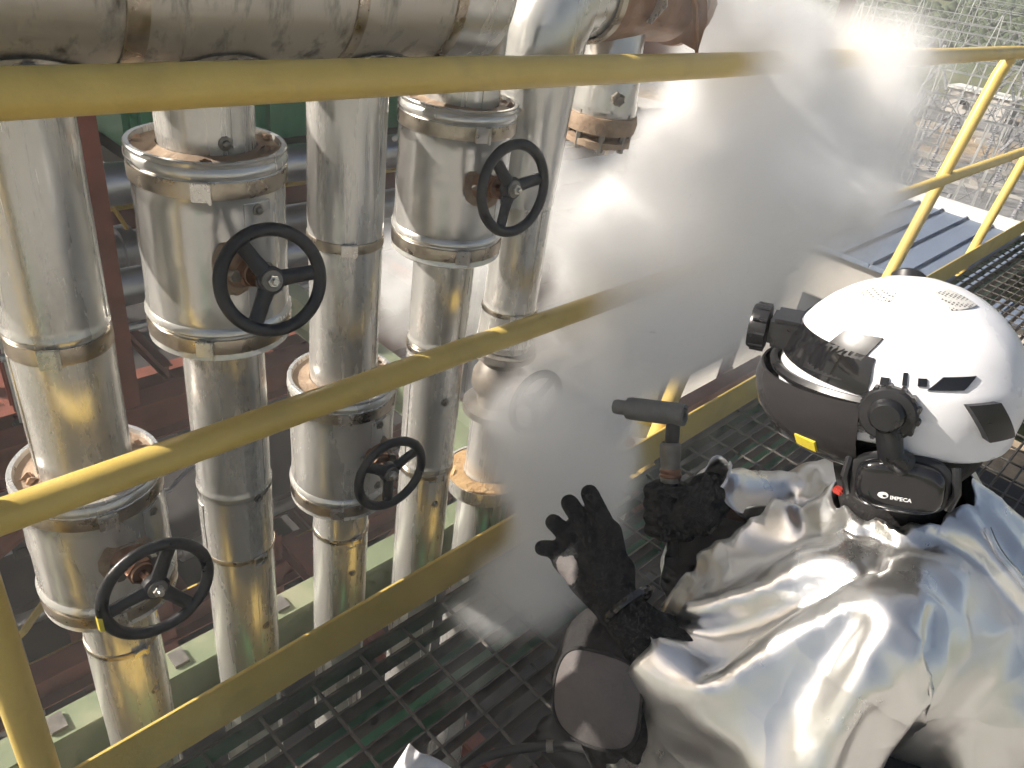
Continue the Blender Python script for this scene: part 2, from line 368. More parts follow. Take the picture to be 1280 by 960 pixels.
for u, v, o1, o2 in slots:
    r = thing('switchgear_stand', yard(u, v, .06), 'grey switchgear stand in the %s row of the substation, %s from the right' % (o1, o2), 'switchgear', 'switchgear stands in the yard')
    r.rotation_euler.z = math.atan2(UY.y, UY.x)
    for nm, me, mt in [('support', SM[0], 'lattice')] + [('insulator', i, 'porcelain') for i in SM[1]] + [('busbar', SM[2], 'bright'), ('footing', SM[3], 'concrete')]:
        if not me.materials: me.materials.append(M[mt])
        o = bpy.data.objects.new(nm, me); sc.collection.objects.link(o); o.parent = r
def hut(u, v, w_, d_, h, label, roofm='whitepaint'):
    r = thing('control_hut', yard(u, v), label, 'hut')
    mb = MB(); mb.box(yard(u, v, h / 2), (d_, w_, h)); mb.build('wall', 'concrete', r, smooth=False)
    mb = MB(); mb.box(yard(u, v, h + .15), (d_ + .8, w_ + .8, .3)); mb.build('roof', roofm, r, smooth=False)
    mb = MB(); mb.box(yard(u - d_ / 2 - .02, v, 1.1), (.08, 1.1, 2.2)); mb.build('door', 'darksteel', r, smooth=False)
    for s in (-1, 1):
        mb = MB(); mb.box(yard(u - d_ / 2 - .02, v + s * w_ * .3, h * .6), (.08, 1.2, .9)); mb.build('window', 'gloss_black', r, smooth=False)
hut(140, -8, 9, 5, 3.6, 'small pale hut with a white roof under the back row of gantries')
hut(112, -32, 7, 4, 3.2, 'small pale hut near the right edge behind the yellow rail')

# building with blue-grey roof below the walkway
rb = thing('flat_roof_building', (24, 6, GZ), 'low building with a blue grey roof and white edge below the guardrail', 'building')
mb = MB(); mb.box((24, 6.5, (GZ - 5.3) / 2), (7.4, 9.4, -GZ - 5.3)); mb.build('wall', 'concrete', rb, smooth=False)
for k in range(12):
    mb = MB(); mb.box((24, 2.2 + k * .79, -5.2), (7.9, .77, .12)); mb.box((24, 2.2 + k * .79 + .36, -5.10), (7.9, .05, .08)); mb.build('roof_sheet', 'roofblue', rb, smooth=False)
mb = MB(); mb.box((28.05, 6.5, -5.05), (.35, 9.9, .5)); mb.build('parapet', 'whitepaint', rb, smooth=False)
for k in range(5):
    mb = MB(); mb.box((20.25, 3 + k * 1.8, -7.2), (.1, 1.2, 1.2)); mb.build('window', 'gloss_black', rb, smooth=False)

# ------------------------------------------------------------------ plant below and behind the pipes
def ibeam(mb, a, b, wd, ht, t=None, up=(0, 0, 1)):
    t = t or wd * .09; a = V(a); b = V(b); u = V(up)
    mb.bar(a + u * (ht / 2 - t / 2), b + u * (ht / 2 - t / 2), wd, t, up); mb.bar(a - u * (ht / 2 - t / 2), b - u * (ht / 2 - t / 2), wd, t, up)
    mb.bar(a, b, t, ht - 2 * t, up)
def ibeam_obj(name, a, b, wd, ht, mt, parent, up=(0, 0, 1)):
    mb = MB(); ibeam(mb, a, b, wd, ht, None, up); return mb.build(name, mt, parent, smooth=False)
fr = thing('steel_frame', (2.5, 5, GZ), 'tall red oxide steel frame standing in the dark plant behind the pipes', 'steel frame')
YS = (3.6, 6.4, 9.4); XS = (-1.4, 1.10, 3.3, 5.8, 8.4)
for y in YS:
    for x in XS:
        mb = MB(); ibeam(mb, (x, y, GZ), (x, y, .45 if 0 else 1.3), .10, .12, None, (0, 1, 0)); mb.build('column', 'redsteel', fr, smooth=False)
LV = (.66, -1.25, -2.9, -4.6, -6.6, -9)
for z in LV:
    for y in YS: ibeam_obj('beam', (XS[0], y, z), (XS[-1], y, z), .16, .24, 'redsteel', fr)
    for i, x in enumerate(XS): ibeam_obj('cross_beam', (x, YS[0], z - .02), (x, YS[-1], z - .02), .14, .2, 'redsteel', fr)
for i in range(4):
    mb = MB()
    z0, z1 = LV[i + 2] + .1, LV[i + 1] - .1
    x0, x1 = XS[i % 4], XS[i % 4 + 1]
    mb.tube([(x0, YS[0], z0), (x1, YS[0], z1)], .05, 8); mb.build('brace', 'redsteel', fr)
rr = random.Random(5)
for i in range(46):
    z = rr.choice(LV[1:5]) + rr.uniform(-.7, .5); y = rr.uniform(3.2, 6.2); x = rr.uniform(-1.6, 3.2)
    if i % 3 == 0: ibeam_obj('joist', (x, y, z), (x + rr.uniform(.9, 2.6), y, z), .07, .11, 'redsteel', fr)
    elif i % 3 == 1: ibeam_obj('joist', (x, y, z), (x, y + rr.uniform(.8, 2.4), z), .06, .10, 'redsteel', fr)
    else: ibeam_obj('strut', (x, y, z), (x, y, z + rr.uniform(.7, 1.8)), .07, .07, 'redsteel', fr, (0, 1, 0))
# decks
for i in range(26):
    x = rr.uniform(-1.2, 3.4); y = rr.uniform(2.7, 4.6); z = rr.uniform(-5.5, -.5)
    d = rr.choice(((1.8, 0, 0), (1.1, 0, 0), (0, 0, 1.5), (0, 1.6, 0), (.9, 0, .6))); mt_ = rr.choice(('bluepipe', 'bluepipe', 'yellow', 'whitepaint'))
    lb = 'thin %s small bore pipe %s %s in the dark frame' % ({'bluepipe': 'zinc', 'yellow': 'yellow', 'whitepaint': 'white'}[mt_], 'standing upright' if d[2] > 1 else 'rising aslant' if d[2] > 0 else 'running inwards' if d[1] > 0 else 'running level', ('near the top', 'halfway down', 'low down')[min(2, int(-z / 2))])
    p = thing('small_bore_pipe', (x, y, z), lb, 'pipe', 'small bore pipes in the steel frame'); e = V((x, y, z)) + V(d); e2 = e + V((rr.uniform(-.1, .3), rr.uniform(.2, .5), rr.uniform(-.5, .1)))
    mb = MB(); mb.tube([(x, y, z), e, e.lerp(e2, .25), e2], rr.choice((.014, .02, .03)), 8); mb.build('pipe_wall', mt_, p)
    mb = MB(); mb.box(V((x, y, z)).lerp(e, .5), (.09, .09, .09)); mb.build('valve', 'darksteel', p, bevel=.01)
dk = thing('plant_deck', (3.5, 6.5, -3), 'dark decks inside the red steel frame behind the pipes, plus an unseen shading roof', 'deck')
for z, y0, y1 in ((-3.05, 4.4, 9.2), (-4.75, 3.8, 9.2), (-6.75, 3.8, 9.2), (-9.15, 3.8, 9.2)):
    for i in range(4):
        mb = MB(); mb.box(((XS[i] + XS[i + 1]) / 2, (y0 + y1) / 2, z), (XS[i + 1] - XS[i] - .3, y1 - y0, .06)); mb.build('deck_plate', 'darksteel', dk, smooth=False)
for i in range(7):  # unseen plates added overhead to keep the sun off the frame and decks
    mb = MB(); mb.box((-7.2 + i * 2.45, 6.7, 1.36), (2.4, 6.0, .08)); mb.build('unseen_shade_plate', 'darksteel', dk, smooth=False)
lw_ = thing('added_dark_deck', (3, 0, -2.7), 'dark lower deck added below the grating walkway to darken the view through it', 'deck')
for i in range(9):  # dark plates added so the bright ground does not show through the grating
    for j in range(4):
        mb = MB(); mb.box((-3.2 + i * 1.3, -3.2 + j * 1.72, -2.7), (1.28, 1.70, .05)); mb.build('deck_plate', 'darksteel', lw_, smooth=False)
for y in (-2.3, -.5, 1.3, 3.0): ibeam_obj('beam', (-3.9, y, -2.88), (8, y, -2.88), .16, .28, 'redsteel', lw_)
for x in (-.4, 1.9, 4.3): ibeam_obj('cross_beam', (x, -3.9, -2.5), (x, 3.4, -2.5), .10, .14, 'redsteel', lw_)
for x, y in ((-3.6, -3.6), (7.8, -3.6), (-3.6, 3.2), (7.8, 3.2)): ibeam_obj('column', (x, y, GZ), (x, y, -3.0), .24, .24, 'redsteel', lw_, (0, 1, 0))
# process pipes in the rack
def rack_pipe(y, z, r, x0, x1, label, mt='bluepipe'):
    p = thing('process_pipe', (x0, y, z), label, 'pipe', 'process pipes in the steel frame')
    mb = MB(); mb.tube([(x0, y, z), (x1, y, z)], r, 20); mb.build('pipe_wall', mt, p)
    x = x0 + .4
    while x < x1:
        mb = MB(); mb.tube([(x, y, z), (x + .09, y, z)], r * 1.35, 20); mb.build('flange', mt, p); x += 1.9
rack_pipe(3.9, -.06, .105, -2.5, 8.5, 'blue grey process pipe at the frame top, between the first two clad pipes')
rack_pipe(3.9, -.62, .10, -2.5, 8.5, 'blue grey process pipe halfway down the gap between the first two clad pipes')
rack_pipe(5.2, -1.0, .13, -2.5, 8.5, 'thick zinc process pipe deeper in the frame')
rack_pipe(4.6, -2.3, .09, -2.5, 8.5, 'zinc process pipe below the little yellow railing')
rack_pipe(4.3, -3.6, .07, -2.5, 8.5, 'thin zinc process pipe low in the dark frame')
rack_pipe(4.9, -3.6, .10, -2.5, 8.5, 'zinc process pipe low in the dark frame behind the thin one')
rack_pipe(4.2, -5.2, .08, -2.5, 8.5, 'lowest zinc process pipe in the dark frame')
# vertical & crossing pipework
for i, (x, y, r, z0, z1) in enumerate(((1.55, 3.3, .04, -9, -.4), (2.3, 4.5, .06, -9, .2), (.35, 4.1, .05, -9, -1.3), (3.6, 3.5, .05, -9, .1), (-.4, 3.4, .045, -9, -2))):
    p = thing('drop_pipe', (x, y, z0), ['thin vertical drop pipe beside the first red column', 'vertical drop pipe behind the second clad pipe', 'vertical drop pipe low on the left of the frame', 'vertical drop pipe behind the third clad pipe', 'short vertical drop pipe at the far left of the frame'][i], 'pipe', 'drop pipes in the steel frame')
    mb = MB(); mb.tube([(x, y, z0), (x, y, z1), (x + .02, y + .12, z1 + .08), (x + .05, y + .6, z1 + .1)], r, 12); mb.build('pipe_wall', 'bluepipe', p)
    mb = MB(); mb.tube([(x, y, z1 - .5), (x, y, z1 - .42)], r * 1.7, 12); mb.build('flange', 'bluepipe', p)
# green machine casing seen under the top rail
gt = thing('machine_casing', (2.4, 4.4, .3), 'green ribbed machine casing behind the second and third clad pipes', 'machine')
mb = MB(); mb.box((2.45, 4.7, .55), (1.98, 1.2, 1.1)); mb.build('casing', 'green', gt, bevel=.03)
for k in range(6):
    mb = MB(); mb.box((1.56 + k * .36, 4.08, .55), (.06, .05, 1.0)); mb.build('rib', 'green', gt, smooth=False)
mb = MB(); mb.box((2.45, 4.6, -.03), (2.1, 1.3, .09)); mb.build('skid', 'darksteel', gt, smooth=False)
# small railings on lower platforms
def small_rail(a, b, n, label, h=1.0, mt='yellow'):
    a = V(a); b = V(b); r = thing('small_railing', a, label, 'railing', 'railings on lower platforms')
    for k, nm in ((1., 'top_rail'), (.55, 'mid_rail'), (.1, 'toe_rail')):
        mb = MB(); mb.tube([a + V((0, 0, h * k)), b + V((0, 0, h * k))], .022, 6); mb.build(nm, mt, r)
    for i in range(n):
        p = a.lerp(b, i / (n - 1)); mb = MB(); mb.tube([p, p + V((0, 0, h))], .022, 6); mb.build('post', mt, r)
small_rail((.6, 5.6, -1.7), (7.6, 5.6, -1.7), 8, 'thin yellow railing on the platform seen between the first two clad pipes', .85)
small_rail((-1, 4.4, -4.5), (3, 4.4, -4.5), 5, 'thin yellow railing deep in the dark frame at the lower left', .9)
small_rail((6.5, 5.2, -1.9), (11.5, 5.2, -1.9), 6, 'thin yellow railing below the walkway beside the white stub pipe')
lp = thing('lower_platform', (9, 5.8, -2), 'dark lower platform with red beams below the guardrail behind the white stub pipe', 'platform')
for i in range(5):
    mb = MB(); mb.box((7 + i * 1.02, 6, -2.0), (1.0, 1.7, .06)); mb.build('deck_plate', 'darksteel', lp, smooth=False)
for y in (5.2, 6.8): ibeam_obj('beam', (6.4, y, -2.2), (11.7, y, -2.2), .16, .26, 'redsteel', lp)
for x in (6.6, 11.4): ibeam_obj('leg', (x, 6.0, GZ), (x, 6.0, -2.1), .2, .2, 'redsteel', lp, (0, 1, 0))
vt = thing('storage_tank', (11.2, 9.2, GZ), 'large blue grey tank top below the guardrail near the helmet', 'tank')
mb = MB(); mb.lathe([(1e-5, 11.6), (1.2, 11.5), (2.6, 11.1), (2.65, 11.0), (2.65, 0)], (11.2, 9.2, GZ), seg=40); mb.build('shell', 'roofblue', vt)
mb = MB(); mb.torus((11.2, 9.2, GZ + 11.05), (0, 0, 1), 2.67, .05, 40, 6); mb.build('rim', 'whitepaint', vt)
rk = thing('red_pipe_support', (5.4, 3.2, -6), 'red steel pipe support below the steam at the walkway edge', 'support')
ibeam_obj('beam', (2.6, 2.3, -.75), (6.0, 2.3, -.75), .14, .2, 'redsteel', rk)
ibeam_obj('beam', (4.2, 1.6, -.62), (4.2, 3.4, -.62), .12, .16, 'redsteel', rk)
ibeam_obj('post', (4.2, 2.3, GZ), (4.2, 2.3, -.86), .16, .16, 'redsteel', rk, (0, 1, 0))

# ------------------------------------------------------------------ walkway
wk = bpy.data.objects.new('walkway', None); sc.collection.objects.link(wk); struct(wk); ORG[wk.name] = V()
BX0, BX1 = -.72, 7.6
bar_me = None
for k in range(32):
    y = .832 - .0447 * k
    if bar_me is None:
        mb = MB(); mb.box((0, 0, -.0225), (BX1 - BX0, .005, .045)); bar_me = mb.mesh('bearing_bar', smooth=False); bar_me.materials.append(M['grate'])
    o = bpy.data.objects.new('bearing_bar', bar_me); sc.collection.objects.link(o); o.parent = wk; o.location = ((BX0 + BX1) / 2, y, 0)
rod_me = None
x = .508 - .113 * 10
while x < BX1:
    if x > BX0:
        if rod_me is None:
            mb = MB(); mb.tube([(0, .842, -.004), (0, -.56, -.004)], .0042, 6); rod_me = mb.mesh('cross_rod'); rod_me.materials.append(M['grate'])
        o = bpy.data.objects.new('cross_rod', rod_me); sc.collection.objects.link(o); o.parent = wk; o.location = (x, 0, 0)
    x += .113
for y in (.838, -.575):
    mb = MB(); mb.box(((BX0 + BX1) / 2, y, -.0235), (BX1 - BX0, .006, .049)); mb.build('edge_bar', 'grate', wk, smooth=False)
ibeam_obj('stringer', (-1.5, .735, -.135), (8, .735, -.135), .06, .16, 'green', wk)
ibeam_obj('stringer', (-1.5, -.48, -.135), (8, -.48, -.135), .06, .16, 'green', wk)
for x in (-.6, 1.7, 3.4, 5.1, 6.8): ibeam_obj('cross_joist', (x, -.44, -.125), (x, .69, -.125), .08, .14, 'green_beam', wk)
for x in (-.9, 3.4, 7.4): ibeam_obj('support_column', (x, -.48, GZ), (x, -.48, -.215), .2, .2, 'redsteel', wk, (0, 1, 0))

# guardrail
RY = .85
gr = thing('guardrail', (0, RY, 0), 'yellow tubular guardrail with toe board running along the grating walkway', 'guardrail')
def rail(z, r, nm):
    mb = MB(); mb.tube([(-1.2 + .4 * i, RY, z + .0015 * math.sin(i * 1.7)) for i in range(24)], r, 20); return mb.build(nm, 'yellow', gr)
tr = rail(1.139, .0242, 'top_rail'); rail(.658, .0225, 'mid_rail')
mb = MB(); mb.add([], []); n = 7
pa = V((.527, RY, 1.139))
for k in range(1):
    pts = []
    for i in range(9):
        a = 2 * PI * i / 9; dx = .0085 * math.cos(a) * rnd(.7, 1.2); th = 2.2 + .18 * math.sin(a) * rnd(.7, 1.2)
        pts.append(pa + V((dx, .0246 * math.cos(th), .0246 * math.sin(th))))
    mb.add(pts, [tuple(range(9))])
mb.build('paint_chip', 'chip', tr, smooth=False)
mb = MB(); mb.box((3.2, RY + .003, .066), (8.8, .007, .118)); mb.build('toe_board', 'yellow', gr, bevel=.0015)
for xb, xt in ((.058, .062), (1.70, 1.90), (3.30, 3.62), (4.74, 5.02), (6.35, 6.6)):
    mb = MB(); mb.tube([(xb, RY + .032, -.06), (xb + (xt - xb) * .2, RY + .030, .16), (xt - (xt - xb) * .1, RY + .006, 1.06), (xt, RY, 1.125)], .0245, 16); p = mb.build('post', 'yellow', gr)
    mb = MB(); mb.box((xb, RY + .036, -.05), (.11, .05, .012)); mb.build('base_plate', 'yellow', p, bevel=.002)
    for zz in (.658, 1.112):
        f_ = (zz + .06) / 1.185; mb = MB(); mb.torus((xb + (xt - xb) * f_, RY + .03 * (1 - f_) + (.006 if zz < 1 else .002), zz), (0, -1, .0) if zz < 1 else (0, 0, 1), .0245, .0045, 24, 8); mb.build('weld_bead', 'yellow', p)
    for s in (-1, 1):
        mb = MB(); mb.lathe([(1e-5, .012), (.008, .012), (.009, 0)], (xb + s * .04, RY + .036, -.044), seg=6); mb.build('bolt', 'galv', p)

# pale green beam behind the pipes
gb = thing('green_beam', (0, 1.16, -.2), 'pale green steel beam running behind the feet of the clad pipes', 'beam')
ibeam_obj('flange_beam', (-1.5, 1.118, -.175), (1.55, 1.118, -.175), .066, .15, 'green_beam', gb)
for i, x in enumerate((.12, .36, .60, .80, 1.04)):
    mb = MB(); mb.box((x, 1.12, -.095), (.03, .04, .008)); mb.build('clamp_plate', 'galv', gb, smooth=False)
ibeam_obj('bracket', (-1.2, 1.165, -.19), (-1.2, 3.6, -.19), .08, .16, 'green_beam', gb)
ibeam_obj('bracket', (1.5, 1.16, -.19), (1.5, 3.6, -.19), .08, .16, 'green_beam', gb)

# thin air haze over the far yard and hills
mb = MB(); mb.box((0, 0, 56.5), (10600, 10600, 147))
hzb = mb.build('haze', None, smooth=False); m = bpy.data.materials.new('air_haze'); m.use_nodes = True; t = m.node_tree; t.nodes.remove(t.nodes['Principled BSDF'])
pv = t.nodes.new('ShaderNodeVolumePrincipled'); pv.inputs['Color'].default_value = (.93, .96, 1, 1); pv.inputs['Density'].default_value = .00035; t.links.new(pv.outputs[0], t.nodes['Material Output'].inputs['Volume'])
hzb.data.materials.append(m); struct(hzb, 'stuff')

# ================================================================== CLAD PIPES
PY = 1.0
def arc_patch(mb, c, r, a0, a1, z0, z1, th=.0014, n=8):
    """a thin curved sheet hugging a vertical pipe"""
    vs = []; fs = []
    for i in range(n + 1):
        a = a0 + (a1 - a0) * i / n
        for rr in (r - .001, r + th):
            for z in (z0, z1): vs.append(V((c[0] + rr * math.cos(a), c[1] + rr * math.sin(a), z)))
    for i in range(n):
        o = i * 4
        fs += [(o + 2, o + 6, o + 7, o + 3), (o, o + 1, o + 5, o + 4), (o, o + 4, o + 6, o + 2), (o + 1, o + 3, o + 7, o + 5)]
    fs += [(0, 2, 3, 1), (n * 4, n * 4 + 1, n * 4 + 3, n * 4 + 2)]
    mb.add(vs, fs)
def screw(parent, p, nrm, s=1.):
    mb = MB(); q = V(nrm).normalized()
    mb.lathe([(.0075 * s, -.001), (.0075 * s, .001), (.0045 * s, .0015)], p, q, 14); o = mb.build('washer', 'galv', parent)
    return o
def screw_full(parent, p, nrm, s=1.):
    mb = MB(); q = V(nrm).normalized()
    mb.lathe([(.0085 * s, -.002), (.0085 * s, .0012), (.005 * s, .0018), (.0048 * s, .005), (.003 * s, .0062), (1e-5, .0064)], p, q, 10)
    return mb.build('screw', 'galv', parent)
def strap(parent, x, r, z, wd, ba, nm='strap'):
    mb = MB(); mb.lathe([(r - .001, z), (r + .0018, z + .0008), (r + .0022, z + wd * .15), (r + .0022, z + wd * .85), (r + .0018, z + wd - .0008), (r - .001, z + wd)], (x, PY, 0), seg=48)
    s = mb.build(nm, 'strap', parent)
    d = V((math.cos(ba), math.sin(ba), 0)); t_ = V((-d.y, d.x, 0)); q = Matrix((t_, d, V((0, 0, 1)))).transposed().to_quaternion()
    mb = MB(); mb.box(V((x, PY, z + wd / 2)) + d * (r + .0045), (.026, .005, wd * 1.1), q)
    mb.box(V((x, PY, z + wd / 2)) + d * (r + .008) + t_ * .007, (.006, .006, wd * 1.25), q); mb.build('buckle', 'bright', s, bevel=.001)
    return s
def section(parent, x, r, z0, z1, seam_a, mt='clad', bead=True):
    prof = [(r - .004, z0 + .003), (r, z0 + .001), (r, z0 + .012)]
    if bead: prof += [(r + .0022, z0 + .015), (r + .0022, z0 + .018), (r, z0 + .021)]
    nst = max(2, int((z1 - z0) / .12))
    prof += [(r + .0006 * math.sin(k * 2.1 + x * 40), z0 + .03 + (z1 - z0 - .05) * k / nst) for k in range(nst + 1)]
    prof += [(r, z1 - .012), (r + .0005, z1)]
    mb = MB(); mb.lathe(prof, (x, PY, 0), seg=56); s = mb.build('cladding_sheet', mt, parent)
    mb = MB(); arc_patch(mb, (x, PY), r, seam_a, seam_a + .33, z0 + .024, z1 - .02); mb.build('lap_seam', mt, s)
    return s
def on_pipe(x, r, a, z): return V((x + r * math.cos(a), PY + r * math.sin(a), z)), V((math.cos(a), math.sin(a), 0))
def cam_a(x): return math.atan2(-PY, -x)

def handwheel(parent, c, axis, R, rot, hubm='galv'):
    ax = V(axis).normalized(); c = V(c)
    u = (V((1, 0, 0)) - ax * ax.x).normalized(); w_ = ax.cross(u)
    if w_.z < 0: w_ = -w_
    mb = MB(); mb.torus(c, ax, R - .009, .009, 64, 14, .85)
    for k in range(3):
        a = rot + k * 2 * PI / 3; d = u * math.cos(a) + w_ * math.sin(a); t_ = ax.cross(d)
        rows = []
        for s, wd, th, off in ((.010, .012, .008, -.006), (R * .45, .0105, .0065, -.006), (R * .8, .0105, .006, -.003), (R - .008, .014, .006, 0)):
            p = c + d * s + ax * off
            rows.append([p + t_ * wd * math.cos(2 * PI * q / 10 + .3) + ax * th * math.sin(2 * PI * q / 10 + .3) for q in range(10)])
        mb.ring_loft(rows)
    mb.lathe([(1e-5, -.016), (.017, -.016), (.019, -.010), (.019, -.002), (.016, .001), (1e-5, .001)], c, ax, 24)
    hw = mb.build('handwheel', 'wheel', parent)
    mb = MB(); mb.lathe([(1e-5, .003), (.0135, .003), (.0145, .0015), (.0145, 0)], c, ax, 24); mb.build('hub_washer', hubm, hw)
    mb = MB(); mb.lathe([(.0085, .002), (.0085, .0085), (.0075, .0098), (.0045, .0098)], c, ax, 6); mb.lathe([(.0045, .009), (.0045, .015), (.0035, .0165), (1e-5, .0165)], c, ax, 14); mb.build('hub_nut', 'bright', hw)
    return hw
def jacket(parent, x, r, rp, z0, z1, ba, mt='clad'):
    prof = [(rp + .004, z0 + .006), (r - .006, z0 + .003), (r - .001, z0), (r + .0025, z0 + .003), (r + .0012, z0 + .008), (r, z0 + .012), (r, z0 + .038), (r + .0045, z0 + .043), (r + .0045, z0 + .047), (r - .0005, z0 + .053)]
    for k in range(6): prof.append((r + .0009 * math.sin(k * 2.3 + x * 30), z0 + .06 + (z1 - z0 - .13) * k / 5))
    prof += [(r, z1 - .05), (r + .002, z1 - .047), (r + .002, z1 - .026), (r + .0005, z1 - .024), (r + .0045, z1 - .018), (r + .0045, z1 - .013), (r + .001, z1 - .008), (r + .0035, z1 - .002), (r + .002, z1), (r - .004, z1), (r - .006, z1 - .008)]
    mb = MB(); mb.lathe(prof, (x, PY, 0), seg=72); j = mb.build('valve_jacket', mt, parent)
    mb = MB(); mb.lathe([(r - .0055, z1 - .0075), (r * .88, z1 - .009 + .001), (rp + .012, z1 - .007), (rp + .001, z1 - .002)], (x, PY, 0), seg=72); mb.build('end_plate', 'plate', j)
    # flakes of torn sealant lying on the plate
    for k in range(7):
        a = rnd(0, 2 * PI); rr = rnd(rp + .01, r - .012); c = V((x + rr * math.cos(a), PY + rr * math.sin(a), z1 - .004))
        pts = [c + V((rnd(.004, .012) * math.cos(q * 1.05), rnd(.004, .010) * math.sin(q * 1.05), rnd(-.002, .004))) for q in range(6)]
        mb = MB(); mb.add([*pts, c + V((0, 0, rnd(.004, .009)))], [(q, (q + 1) % 6, 6) for q in range(6)] + [(5, 4, 3, 2, 1, 0)]); mb.build('sealant_flake', 'rust', j, smooth=False)
    strap_z = (z1 - .048, z0 + .012)
    for sz in strap_z:
        mb = MB(); mb.lathe([(r - .001, sz), (r + .003, sz + .0006), (r + .0034, sz + .004), (r + .0034, sz + .019), (r + .003, sz + .0224), (r - .001, sz + .023)], (x, PY, 0), seg=72); mb.build('strap', 'strap', j)
        p, d = on_pipe(x, r + .006, ba, sz + .0115); t_ = V((-d.y, d.x, 0)); q = Matrix((t_, d, V((0, 0, 1)))).transposed().to_quaternion()
        mb = MB(); mb.box(p, (.024, .006, .025), q); mb.box(p + t_ * .011 + d * .003, (.004, .009, .028), q); mb.build('buckle', 'bright', j, bevel=.001)
        ba -= .12
    mb = MB(); arc_patch(mb, (x, PY), r, ba + .75, ba + 1.15, z0 + .056, z1 - .056, .0018); mb.build('lap_seam', mt, j)
    for zz in (z1 - .066, (z0 + z1) / 2 - .02, z0 + .07):
        screw_full(j, *on_pipe(x, r + .0016, ba + .95, zz))
    return j
def stem(parent, p0, p1):
    p0 = V(p0); p1 = V(p1); ax = (p1 - p0).normalized(); L_ = (p1 - p0).length
    mb = MB(); mb.lathe([(.030, -.012), (.031, -.001), (.024, .003), (.020, .008), (.017, L_ * .35), (.0165, L_ * .55)], p0, ax, 20); b_ = mb.build('bonnet', 'rust', parent)
    mb = MB(); mb.lathe([(.021, L_ * .30), (.021, L_ * .48), (.012, L_ * .5), (.0065, L_ * .52), (.006, L_)], p0, ax, 6); mb.build('gland_nut', 'copper', b_, smooth=False)
    s_ = ax.cross(V((0, 0, 1))).normalized()
    for k in (-1, 1):
        mb = MB(); mb.tube([p0 + s_ * k * .026 + ax * .002, p0 + s_ * k * .024 + ax * .03], .0042, 8); mb.lathe([(.0085, 0), (.0085, .007), (1e-5, .007)], p0 + s_ * k * .0245 + ax * .024, ax, 6); mb.build('gland_bolt', 'galv', b_)
    # torn edge of the jacket opening
    u = s_; w_ = ax.cross(s_); pts = []
    for k in range(14):
        a = 2 * PI * k / 14; pts.append(p0 + (u * math.cos(a) + w_ * math.sin(a)) * rnd(.036, .046) - ax * rnd(0, .004))
    inn = [p0 + (u * math.cos(2 * PI * k / 14) + w_ * math.sin(2 * PI * k / 14)) * .029 + ax * .003 for k in range(14)]
    mb = MB(); mb.ring_loft([pts, inn], False, False); mb.build('opening_collar', 'plate', b_)

names = ['leftmost clad pipe, its low valve nearest the left post, behind the mid rail',
         'second clad pipe from the left with a high valve jacket and large black handwheel',
         'third clad pipe from the left with a low valve jacket, mid row',
         'fourth clad pipe from the left with a high valve jacket below the stained header end',
         'fifth clad pipe with bare tan insulation ring, half lost in the steam']
def pipe_thing(i, x): return thing('clad_pipe', (x, PY, -2.6), names[i], 'pipe', 'row of clad steam pipes behind the guardrail')
# 1
X1, R1 = .237, .0622
p = pipe_thing(0, X1); ca = cam_a(X1)
section(p, X1, R1, .80, 1.16, ca + 1.2); section(p, X1, R1 + .0008, .565, .803, ca - 1.6, bead=False); strap(p, X1, R1, .782, .026, ca - .25)
jacket(p, X1, .098, R1, .318, .580, ca + .1)
section(p, X1, R1 - .004, .20, .322, ca + 1.3, bead=False); section(p, X1, R1 - .003, -.55, .205, ca + .35, bead=False); section(p, X1, R1 - .004, -2.6, -.54, ca + .6)
strap(p, X1, R1 - .004, .197, .012, ca + .35)
screw_full(p, *on_pipe(X1, R1 - .002, ca + .55, .085)); screw_full(p, *on_pipe(X1, R1 - .002, ca + .55, -.15))
stem(p, (X1 + .005, PY - .096, .455), (.249, .822, .459)); handwheel(p, (.249, .818, .460), (-.02, -.97, .10), .083, -.95)
hw_ = [o for o in p.children if o.name.startswith('handwheel')][0]
mb = MB(); wc_ = V((.249, .818, .460)); pts = [wc_ + V((-.0745 - .0095 * math.cos(q_), -.0085 * math.sin(q_) * 1.1, -.012 + dz_)) for dz_ in (-.014, .0, .013) for q_ in (-1.0, -.3, .5, 1.2)]
mb.add(pts, [(i * 4 + j, i * 4 + j + 1, i * 4 + j + 5, i * 4 + j + 4) for i in range(2) for j in range(3)]); mb.build('paint_dab', 'sticker', hw_)
mb = MB(); mb.box((X1 - .055, PY - .045, -.215), (.05, .04, .055)); mb.box((X1 - .075, PY - .05, -.185), (.012, .06, .05)); mb.build('pipe_shoe', 'galv', p, bevel=.003)
# 2
X2, R2 = .460, .0635
p = pipe_thing(1, X2); ca = cam_a(X2)
section(p, X2, R2, 1.015, 1.17, ca + .5, bead=False)
jacket(p, X2, .1005, R2, .742, 1.032, ca - .12, 'clad_smooth')
section(p, X2, R2 - .002, .425, .745, ca + .9); section(p, X2, R2 - .001, .285, .43, ca - 1.4, bead=False); section(p, X2, R2 - .002, -.5, .290, ca + .42, bead=False); section(p, X2, R2 - .002, -2.6, -.49, ca + .2)
strap(p, X2, R2 - .002, .283, .012, ca + .55)
for z in (.43, .10, -.1, -.4): screw_full(p, *on_pipe(X2, R2 - .0005, ca + .62, z))
screw_full(p, *on_pipe(X2, R2 + .001, ca + .35, 1.045), 1.1)
stem(p, (X2 - .012, PY - .099, .888), (.452, .830, .896)); handwheel(p, (.452, .826, .898), (-.14, -.94, .26), .0755, 0.0)
